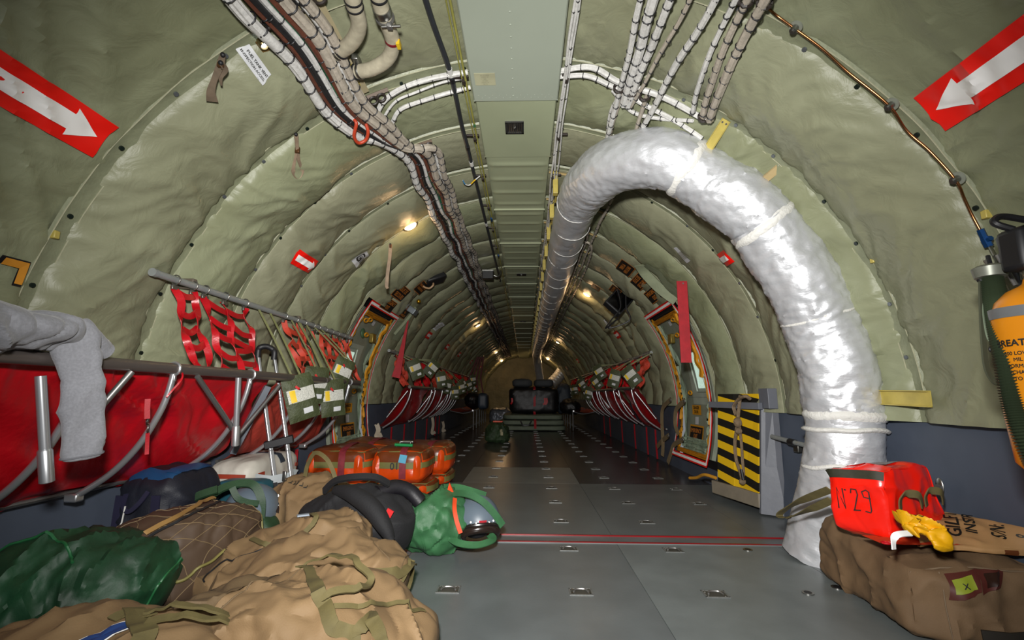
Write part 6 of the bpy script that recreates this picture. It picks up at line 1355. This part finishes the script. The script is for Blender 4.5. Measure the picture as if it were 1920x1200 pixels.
# paper sack with yellow vest
PAPR = mat('kraft_paper', '#a07a4e', .7, var=.10, vscale=6, bump=.3, bscale=14, dist=.008)
ps = thing('paper_sack', 'brown kraft paper sack lettered GILET INSTR S/N on top of the brown bag', 'sack', atZ(1800, 1010, .27))
Yp = 1.42
tf0, tf1 = atZ(1752, 1018, .275), atZ(1940, 1034, .275); tb0, tb1 = atX(1735, 950, 1.60), atX(1940, 990, 1.655)
dn = V((0, 0, -.035)); c8 = [tf0+V((0, 0, -.02)), tf1+V((0, 0, -.02)), tb1+dn, tb0+dn, tf0, tf1, tb1, tb0]
f6 = softbox(c8, 9, seed=61, big=.008, mid=.006, fine=.003); sbmesh(f6, 26).build('body', PAPR, ps)
pf = lambda a, b, off=.004: f6(a, b, 1, off)
mb = MB(); wx = (pf(-1, 0)-pf(1, 0)).length/2; wy = (pf(0, -1)-pf(0, 1)).length/2
for txt, sz, u_, v_ in (('GILET', .052, -.50, .10), ('INSTR', .040, -.14, .25), ('S/N:', .048, .38, .0), ('9', .05, .85, -.1)): write(mb, txt, sz, lambda a, b: pf(u_-b/wx, v_+a/wy, .007), bold=.0008); mb.build('hand_lettering', INK, ps, smooth=False, auto=False)
mb = MB(); mb.grid([[f6(a, -1, c_, .003) for c_ in (-.9, 0, .8)] for a in (.42, .52, .62, .7)]); mb.build('brown_tape', mat('brown_parcel_tape', '#5d3218', .3), ps)
mb = MB(); rows = []
for i in range(17):
    a = 2*pi*i/16; p = f6(-1, cos(a)*.92, sin(a)*.85); q = p+V((-.055-.02*noise.noise(V((i, 2, 2))), -.01, .02*sin(a)+.012*noise.noise(V((i*.9, 5, 1))))); rows.append([p, (p+q)/2+V((0, 0, .01*noise.noise(V((i, 0, 0))))), q])
mb.grid(rows); o = mb.build('open_mouth', PAPR, ps); o.modifiers.new('t', 'SOLIDIFY').thickness = .002
YV = mat('yellow_vest_nylon', '#d9a008', .45, var=.1, vscale=10, bump=.5, bscale=12, dist=.02)
yc = atY(1712, 985, 1.52); LY = Loft([(yc.x+.06, yc.y+.02, yc.z+.0, .04, .015, 0), (yc.x+.02, yc.y-.0, yc.z+.008, .050, .022, 20), (yc.x-.02, yc.y-.01, yc.z+.006, .038, .02, 25), (yc.x-.04, yc.y-.01, yc.z+.0, .025, .015, 30)], seed=65, big=.014, mid=.022, fine=.008, cap=3, f=2.6, floor=False)
vv_ = thing('life_vest', 'yellow life vest with black print spilling from the paper sack', 'vest', yc); LY.mesh(MB(), 60, 48).build('vest_body', YV, vv_)
LY2 = Loft([(yc.x+.025, yc.y-.035, yc.z-.0, .026, .014, 0), (yc.x+.03, yc.y-.05, yc.z-.030, .026, .014, 0), (yc.x+.02, yc.y-.055, yc.z-.055, .018, .009, 0)], seed=67, big=.012, mid=.012, fine=.004, cap=3, f=2, floor=False, up=(0, -1, 0)); LY2.mesh(MB(), 30, 30).build('vest_lobe', YV, vv_)
mb = MB()
for i in range(7): write(mb, 'I', .014, lambda a, b: LY.P(.50-.02*i+b*3, PH-.2-.0*i+a*14, .004))
write(mb, 'DONNEZ L AIR', .010, lambda a, b: LY.P(.42-a*4, PH-.7+b*18, .004)); mb.build('black_print', INK, vv_, smooth=False, auto=False)
wt = MB(); ribbon(wt, cr([atY(1706, 1000, 1.46), atY(1685, 1002, 1.45), atY(1676, 1010, 1.45), atY(1676, 1030, 1.45)], 6), .018, .003, nrm=(.3, -.5, .8)); wt.build('white_tape', WHS, vv_)
# striped step board with rope
SB = thing('striped_step_board', 'upright grey board with black and yellow hazard stripes on the right wall', 'board', (1.6, 3.35, 0))
BGR = mat('board_grey', '#62656d', .5, var=.06, bump=.1, bscale=30)
HAZ = bpy.data.materials.new('hazard_stripes'); HAZ.use_nodes = True; nt = HAZ.node_tree; Bn = nt.nodes['Principled BSDF']; tc = nt.nodes.new('ShaderNodeTexCoord'); sx = nt.nodes.new('ShaderNodeSeparateXYZ'); nt.links.new(tc.outputs['Object'], sx.inputs[0])
m1_ = nt.nodes.new('ShaderNodeMath'); m1_.operation = 'MULTIPLY_ADD'; m1_.inputs[1].default_value = -.18; nt.links.new(sx.outputs[1], m1_.inputs[0]); nt.links.new(sx.outputs[2], m1_.inputs[2])
m2_ = nt.nodes.new('ShaderNodeMath'); m2_.operation = 'DIVIDE'; m2_.inputs[1].default_value = .108; nt.links.new(m1_.outputs[0], m2_.inputs[0])
m3_ = nt.nodes.new('ShaderNodeMath'); m3_.operation = 'FRACT'; nt.links.new(m2_.outputs[0], m3_.inputs[0]); m4_ = nt.nodes.new('ShaderNodeMath'); m4_.operation = 'GREATER_THAN'; m4_.inputs[1].default_value = .5; nt.links.new(m3_.outputs[0], m4_.inputs[0])
mx_ = nt.nodes.new('ShaderNodeMix'); mx_.data_type = 'RGBA'; mx_.inputs[6].default_value = hexc('#14130f'); mx_.inputs[7].default_value = hexc('#d8ae12'); nt.links.new(m4_.outputs[0], mx_.inputs[0]); nt.links.new(mx_.outputs[2], Bn.inputs['Base Color']); Bn.inputs['Roughness'].default_value = .55
fl0 = V((1.49, 3.60, 0)); fl1 = V((1.58, 3.17, 0)); wl1 = V((1.665, 3.10, 0)); h_ = .745
mb = MB(); mb.prism([(1.45, 3.64, .04), (1.56, 3.16, .04), (1.66, 3.12, .04), (1.67, 3.62, .04)], (0, 0, .09)); mb.build('base_block', mat('tan_step', '#7d7465', .6), SB, smooth=False, bevel=.004)
mb = MB(); mb.prism([(1.56, 3.14, .01), (1.68, 3.06, .01), (1.69, 3.07, .79), (1.635, 3.16, .79)], (0, .02, 0)); mb.build('side_plate', BGR, SB, smooth=False)
ny = 10; f7 = lambda u, v: V((1.475+.095*u+(.06)*v+.028*(1-abs(2*u-.9))*0, 3.60-.42*u+.0*v, .06+(h_-.02)*v))
mb = MB(); mb.grid([[V((1.485, 3.60, .05)), V((1.535, 3.60, .77))], [V((1.525, 3.42, .05)), V((1.575, 3.43, .77))], [V((1.545, 3.36, .05)), V((1.60, 3.38, .77))], [V((1.57, 3.17, .05)), V((1.64, 3.20, .77))]]); o = mb.build('striped_face', HAZ, SB, smooth=False); o.modifiers.new('t', 'SOLIDIFY').thickness = .01
MB().box(((1.50+1.62)/2-.02, 3.38, .69), (.03, .56, .045), R=Matrix.Rotation(.20, 3, 'Z')).build('cross_bar', BGR, SB, smooth=False, bevel=.003)
mb = MB(); mb.box((1.645, 3.10, .74), (.06, .12, .13)); mb.build('top_bracket', BGR, SB, smooth=False, bevel=.003)
ROPE = mat('hemp_rope', '#8f7a60', .8, var=.15, vscale=60, bump=.8, bscale=90, dist=.006, kind='wave')
rp = thing('rope', 'knotted hemp rope looped over the striped board', 'rope', (1.5, 3.4, .8)); rX = lambda x, y, d=0: atX(x, y, 1.515+d)
MB().tube(cr([rX(1380, 778), rX(1376, 762), rX(1386, 748), rX(1398, 743), rX(1406, 748, .03)], 8), .012, 10).build('rope_loop', ROPE, rp)
MB().tube(cr([rX(1388, 742, .02), rX(1384, 780, -.01), rX(1382, 800, -.01), rX(1378, 830, -.005), rX(1380, 860), rX(1388, 885), rX(1392, 900)], 8), .011, 10).tube(cr([rX(1386, 795, -.01), rX(1390, 830), rX(1392, 860), rX(1394, 890), rX(1390, 902)], 8), .009, 10).build('rope_length', ROPE, rp)
MB().sphere(rX(1383, 792, -.02), .032, 10, sc=(.8, 1, 1.1)).sphere(rX(1385, 808, -.02), .022, 10).sphere(rX(1392, 903), .022, 10).build('knot', ROPE, rp)
MB().cyl(rX(1390, 880, -.01), rX(1394, 900, -.01), .011).build('black_whipping', BLK, rp)
YR = mat('yellow_rope_end', '#b8811c', .7, bump=.5, bscale=90)
MB().tube(cr([(1.45, 3.55, .16), (1.41, 3.66, .165), (1.40, 3.80, .12), (1.38, 3.90, .10)], 6), .012, 10).build('yellow_rope_end', YR, rp)
rl = thing('rail_stub', 'grey pipe rail on the blue wall between striped board and duct', 'rail', (1.66, 2.9, .42)); MB().tube([(1.63, 3.06, .50), (1.62, 2.45, .47)], .014, 12).build('tube', RAILG, rl); MB().tube([(1.628, 2.86, .487), (1.626, 2.80, .485)], .020, 12).build('sleeve', BLK, rl); MB().box((1.655, 2.83, .46), (.03, .05, .06)).build('wall_foot', STEEL, rl, bevel=.004)
wl = thing('wall_latch', 'small oval steel latch plate on the right blue liner', 'latch', atX(1762, 912, 1.665)); c = atX(1762, 912, 1.662)
MB().sphere(c, .022, 10, sc=(.25, .8, 1.5)).build('plate', STEEL, wl); MB().box(c+V((-.008, 0, 0)), (.008, .036, .01)).build('latch_bar', DALU, wl)

# ================================================================== floor fittings
PANG = mat('tie_down_plate', '#7b7d7b', .45, metal=.5, var=.15, vscale=80)
def tiedown(x, y, lbl, group, detail):
    t = thing('cargo_tie_down', lbl, 'floor fitting', (x, y, 0), group); W_, L2 = .085, .06
    mb = MB()
    for a in (-1, 1): mb.box((x+a*W_/2, y, .0015), (.006, L2, .003)); mb.box((x, y+a*L2/2, .0015), (W_+.006, .006, .003))
    fo_ = mb.build('frame', PANG, t, smooth=False); MB().box((x, y, .0006), (W_-.006, L2-.006, .001)).build('pan', mat('pan_dark', '#4d4b44', .5, metal=.4), t, smooth=False)
    MB().tube(cr([(x-W_*.33, y-.008, .004), (x-W_*.2, y+.012, .006), (x+W_*.2, y+.012, .006), (x+W_*.33, y-.008, .004)], 5), .0035, 6).build('ring', DALU, t)
    if detail:
        for a in (-1, 1):
            for b in (-1, 1): MB().cyl((x+a*W_*.38, y+b*L2*.3, .001), (x+a*W_*.38, y+b*L2*.3, .004), .004, 8).build('screw', STEEL, fo_)
    return t
DALU2 = DALU
protoN = None; rows_ = [1.93+.508*k for k in range(26)]
ord_ = ['first', 'second', 'third', 'fourth', 'fifth', 'sixth', 'seventh', 'eighth', 'ninth', 'tenth']
for x_i, x_ in enumerate((-1.27, -.755, -.25, .265, .78, 1.28)):
    for k, yy in enumerate(rows_):
        if x_ < -.3 and yy < 2.6: continue
        if x_ < -.7 and yy < 4.5: continue
        if x_ > 1.2 and (yy < 3.0): continue
        coln = ('left outer', 'left second', 'centre left', 'centre right', 'right second', 'right outer')[x_i]
        if k < 10: lb = 'steel tie-down pan in the floor, %s column, %s row from the camera' % (coln, ord_[k]); gr = 'cargo tie-down pans, %s column' % coln
        else: lb = 'small tie-down pan in the dark floor far aft, %s column' % coln; gr = 'cargo tie-down pans, %s column' % coln
        if protoN is None or k < 3: t = tiedown(x_, yy, lb, gr, True); protoN = protoN or t
        else:
            t = copy_tree(protoN); t.location = (x_, yy, 0); t['label'] = lb; t['group'] = gr
for i, (px_, py_) in enumerate(((1402, 1031), (1515, 1112), (1570, 1102))):
    c = atZ(px_, py_, 0); t = thing('floor_socket', 'small oval steel socket in the right floor, ' + ('by the red track', 'left of the brown bag', 'touching the brown bag')[i], 'floor fitting', c)
    MB().cyl(c+V((0, 0, .0)), c+V((0, 0, .003)), .022, 20).build('rim', STEEL, t); MB().cyl(c+V((0, 0, .002)), c+V((0, 0, .0036)), .014, 16).build('hole', BLK, t)

# ================================================================== far cargo
MG = mat('grey_green_mat', '#66705f', .7, var=.1, bump=.2, bscale=20); BCF = mat('black_case_fabric', '#0c0c0e', .5, var=.2, vscale=10, bump=.3, bscale=20); GPAD = mat('grey_cushion', '#3c4043', .8, var=.1)
for k in range(3):
    f_ = softbox(box8(-.52+.04*k, .92-.03*k, 10.0+.02*k, 11.6, .01+.115*k, .12+.115*k), 8, seed=71+k, big=.02, mid=.01, fine=.004); tag(sbmesh(f_, 16).build('padded_mat', MG), 'grey-green padded mat, %s of three under the black cases at the far end' % ('bottom', 'middle', 'top')[k], 'mat')
f_ = softbox(box8(-.30, .78, 10.15, 11.4, .36, .93), 8, seed=75, big=.02, mid=.012, fine=.004); t = thing('black_case', 'big black soft case strapped down at the far end of the aisle', 'case', (.24, 10.7, .36)); sbmesh(f_, 20).build('body', BCF, t)
mb = MB(); ribbon(mb, [f_(.02, b, 1, .012) for b in (.9, 0, -.9)]+[f_(.02, -1, c_, .012) for c_ in (.9, 0, -.95)]+[V((.26, 10.0, .2)), V((.26, 9.95, .06))], .05, .005, nrm=[V((0, 0, 1))]*3+[V((0, -1, 0))]*5); mb.build('red_lashing_strap', REDW, t)
for a in (-.96, .42, .5): mb = MB(); ribbon(mb, cr([f_(a, -1, .2, .012), f_(a+.02, -1, -.1, .014), f_(a-.05, -1, -.3, .012)], 5), .035, .004, nrm=(0, -1, 0)); mb.build('red_tab', mat('pull_red', '#b51518', .5), t)
mb = MB(); ribbon(mb, cr([(-.05, 9.97, .22), (0, 9.93, .14), (.12, 9.93, .14), (.18, 9.97, .22)], 6), .03, .01, nrm=(0, -1, 0)); mb.build('black_handle', BLK, t)
for k, (x0, x1) in enumerate(((-.24, .20), (.25, .68))):
    f_ = softbox(box8(x0, x1, 10.3, 10.8, .945, 1.12), 4, seed=80+k, big=.01, mid=.004, fine=0); tag(sbmesh(f_, 12).build('seat_cushion', GPAD), 'dark grey cushion on top of the far black case, %s one' % ('left', 'right')[k], 'cushion')
f_ = softbox(box8(.84, 1.25, 10.2, 10.8, .36, .66), 3, seed=85, big=.04, mid=.02, fine=.01); tag(sbmesh(f_, 14).build('holdall', BCF), 'lumpy black holdall right of the far black case', 'bag')
f_ = softbox(box8(.80, 1.1, 10.9, 11.3, .36, 1.02), 5, seed=86, big=.03, mid=.02, fine=.01); tag(sbmesh(f_, 14).build('rucksack', mat('blue_grey_nylon', '#2c343c', .6)), 'blue-grey rucksack standing behind the far black holdall', 'bag')
f_ = softbox(box8(-1.35, -1.0, 10.6, 11.2, .46, .80), 3, seed=88, big=.04, mid=.02, fine=.01); tag(sbmesh(f_, 14).build('holdall', BCF), 'black holdall heaped on the lowered left seat far aft', 'bag')
f_ = softbox(box8(-1.02, -.80, 10.4, 10.8, .45, .80), 6, seed=89, big=.01, mid=.006, fine=.0); tag(sbmesh(f_, 10).build('blue_case', mat('slate_blue_case', '#2a3440', .5)), 'slate blue case beside the black holdall on the far left seat', 'case')
f_ = softbox(box8(-.85, -.35, 11.8, 12.3, .01, .42), 5, seed=90, big=.03, mid=.02, fine=.01); tag(sbmesh(f_, 14).build('foil_bundle', mat('grey_foil', '#70747c', .35, metal=.5, bump=.5, bscale=10, dist=.03)), 'grey foil-wrapped bundle on the far floor left of the mats', 'bundle')
f_ = softbox([(-.60, 7.55, .005), (-.22, 7.55, .005), (-.22, 7.9, .005), (-.60, 7.9, .005), (-.53, 7.62, .32), (-.27, 7.62, .30), (-.27, 7.85, .30), (-.53, 7.85, .32)], 5, seed=91, big=.03, mid=.025, fine=.01)
t = thing('green_sack', 'dark green sack standing alone on the floor far down the aisle', 'sack', (-.41, 7.7, 0)); sbmesh(f_, 24).build('body', mat('dark_green_sack', '#22361a', .7, var=.2), t)
mb = MB(); mb.grid([[f_(a, -1, c_, .006) for c_ in (.1, .4)] for a in (.3, .55)]); mb.grid([[f_(a, -1, c_, .006) for c_ in (-.25, .1)] for a in (.35, .6)]); mb.build('pale_label', mat('cream_label', '#a09a7c', .6), t); MB().box((-.40, 7.66, .33), (.16, .04, .025)).build('orange_handle', mat('orange_lining', '#c8421a', .5), t, bevel=.006)
# foil branch duct at the far right
fb = thing('branch_duct', 'silver foil branch duct rising to the far right behind the black cases', 'duct', (.7, 17, 1)); MB().tube(cr([(.62, 16.6, .95), (.95, 16.7, 1.15), (1.3, 16.8, 1.5), (1.45, 16.9, 1.75)], 10), [.2+.02*(i % 2) for i in range(31)], 20).build('foil', SILV, fb)
# red lashing post and cords far left
t = thing('lashing_net', 'dark red lashing net hanging from the far left ceiling to the floor', 'net', (-1.25, 11.9, 1.6))
for i in range(4): mb = MB(); ribbon(mb, [V((-1.05-.05*i, 12.0, 1.75)), V((-1.12-.10*i, 12.0, 1.2)), V((-1.0-.16*i, 12.0, .55))], .04, .004, nrm=(0, -1, 0)); mb.build('net_strap', mat('dark_red_net', '#54141a', .7), t)
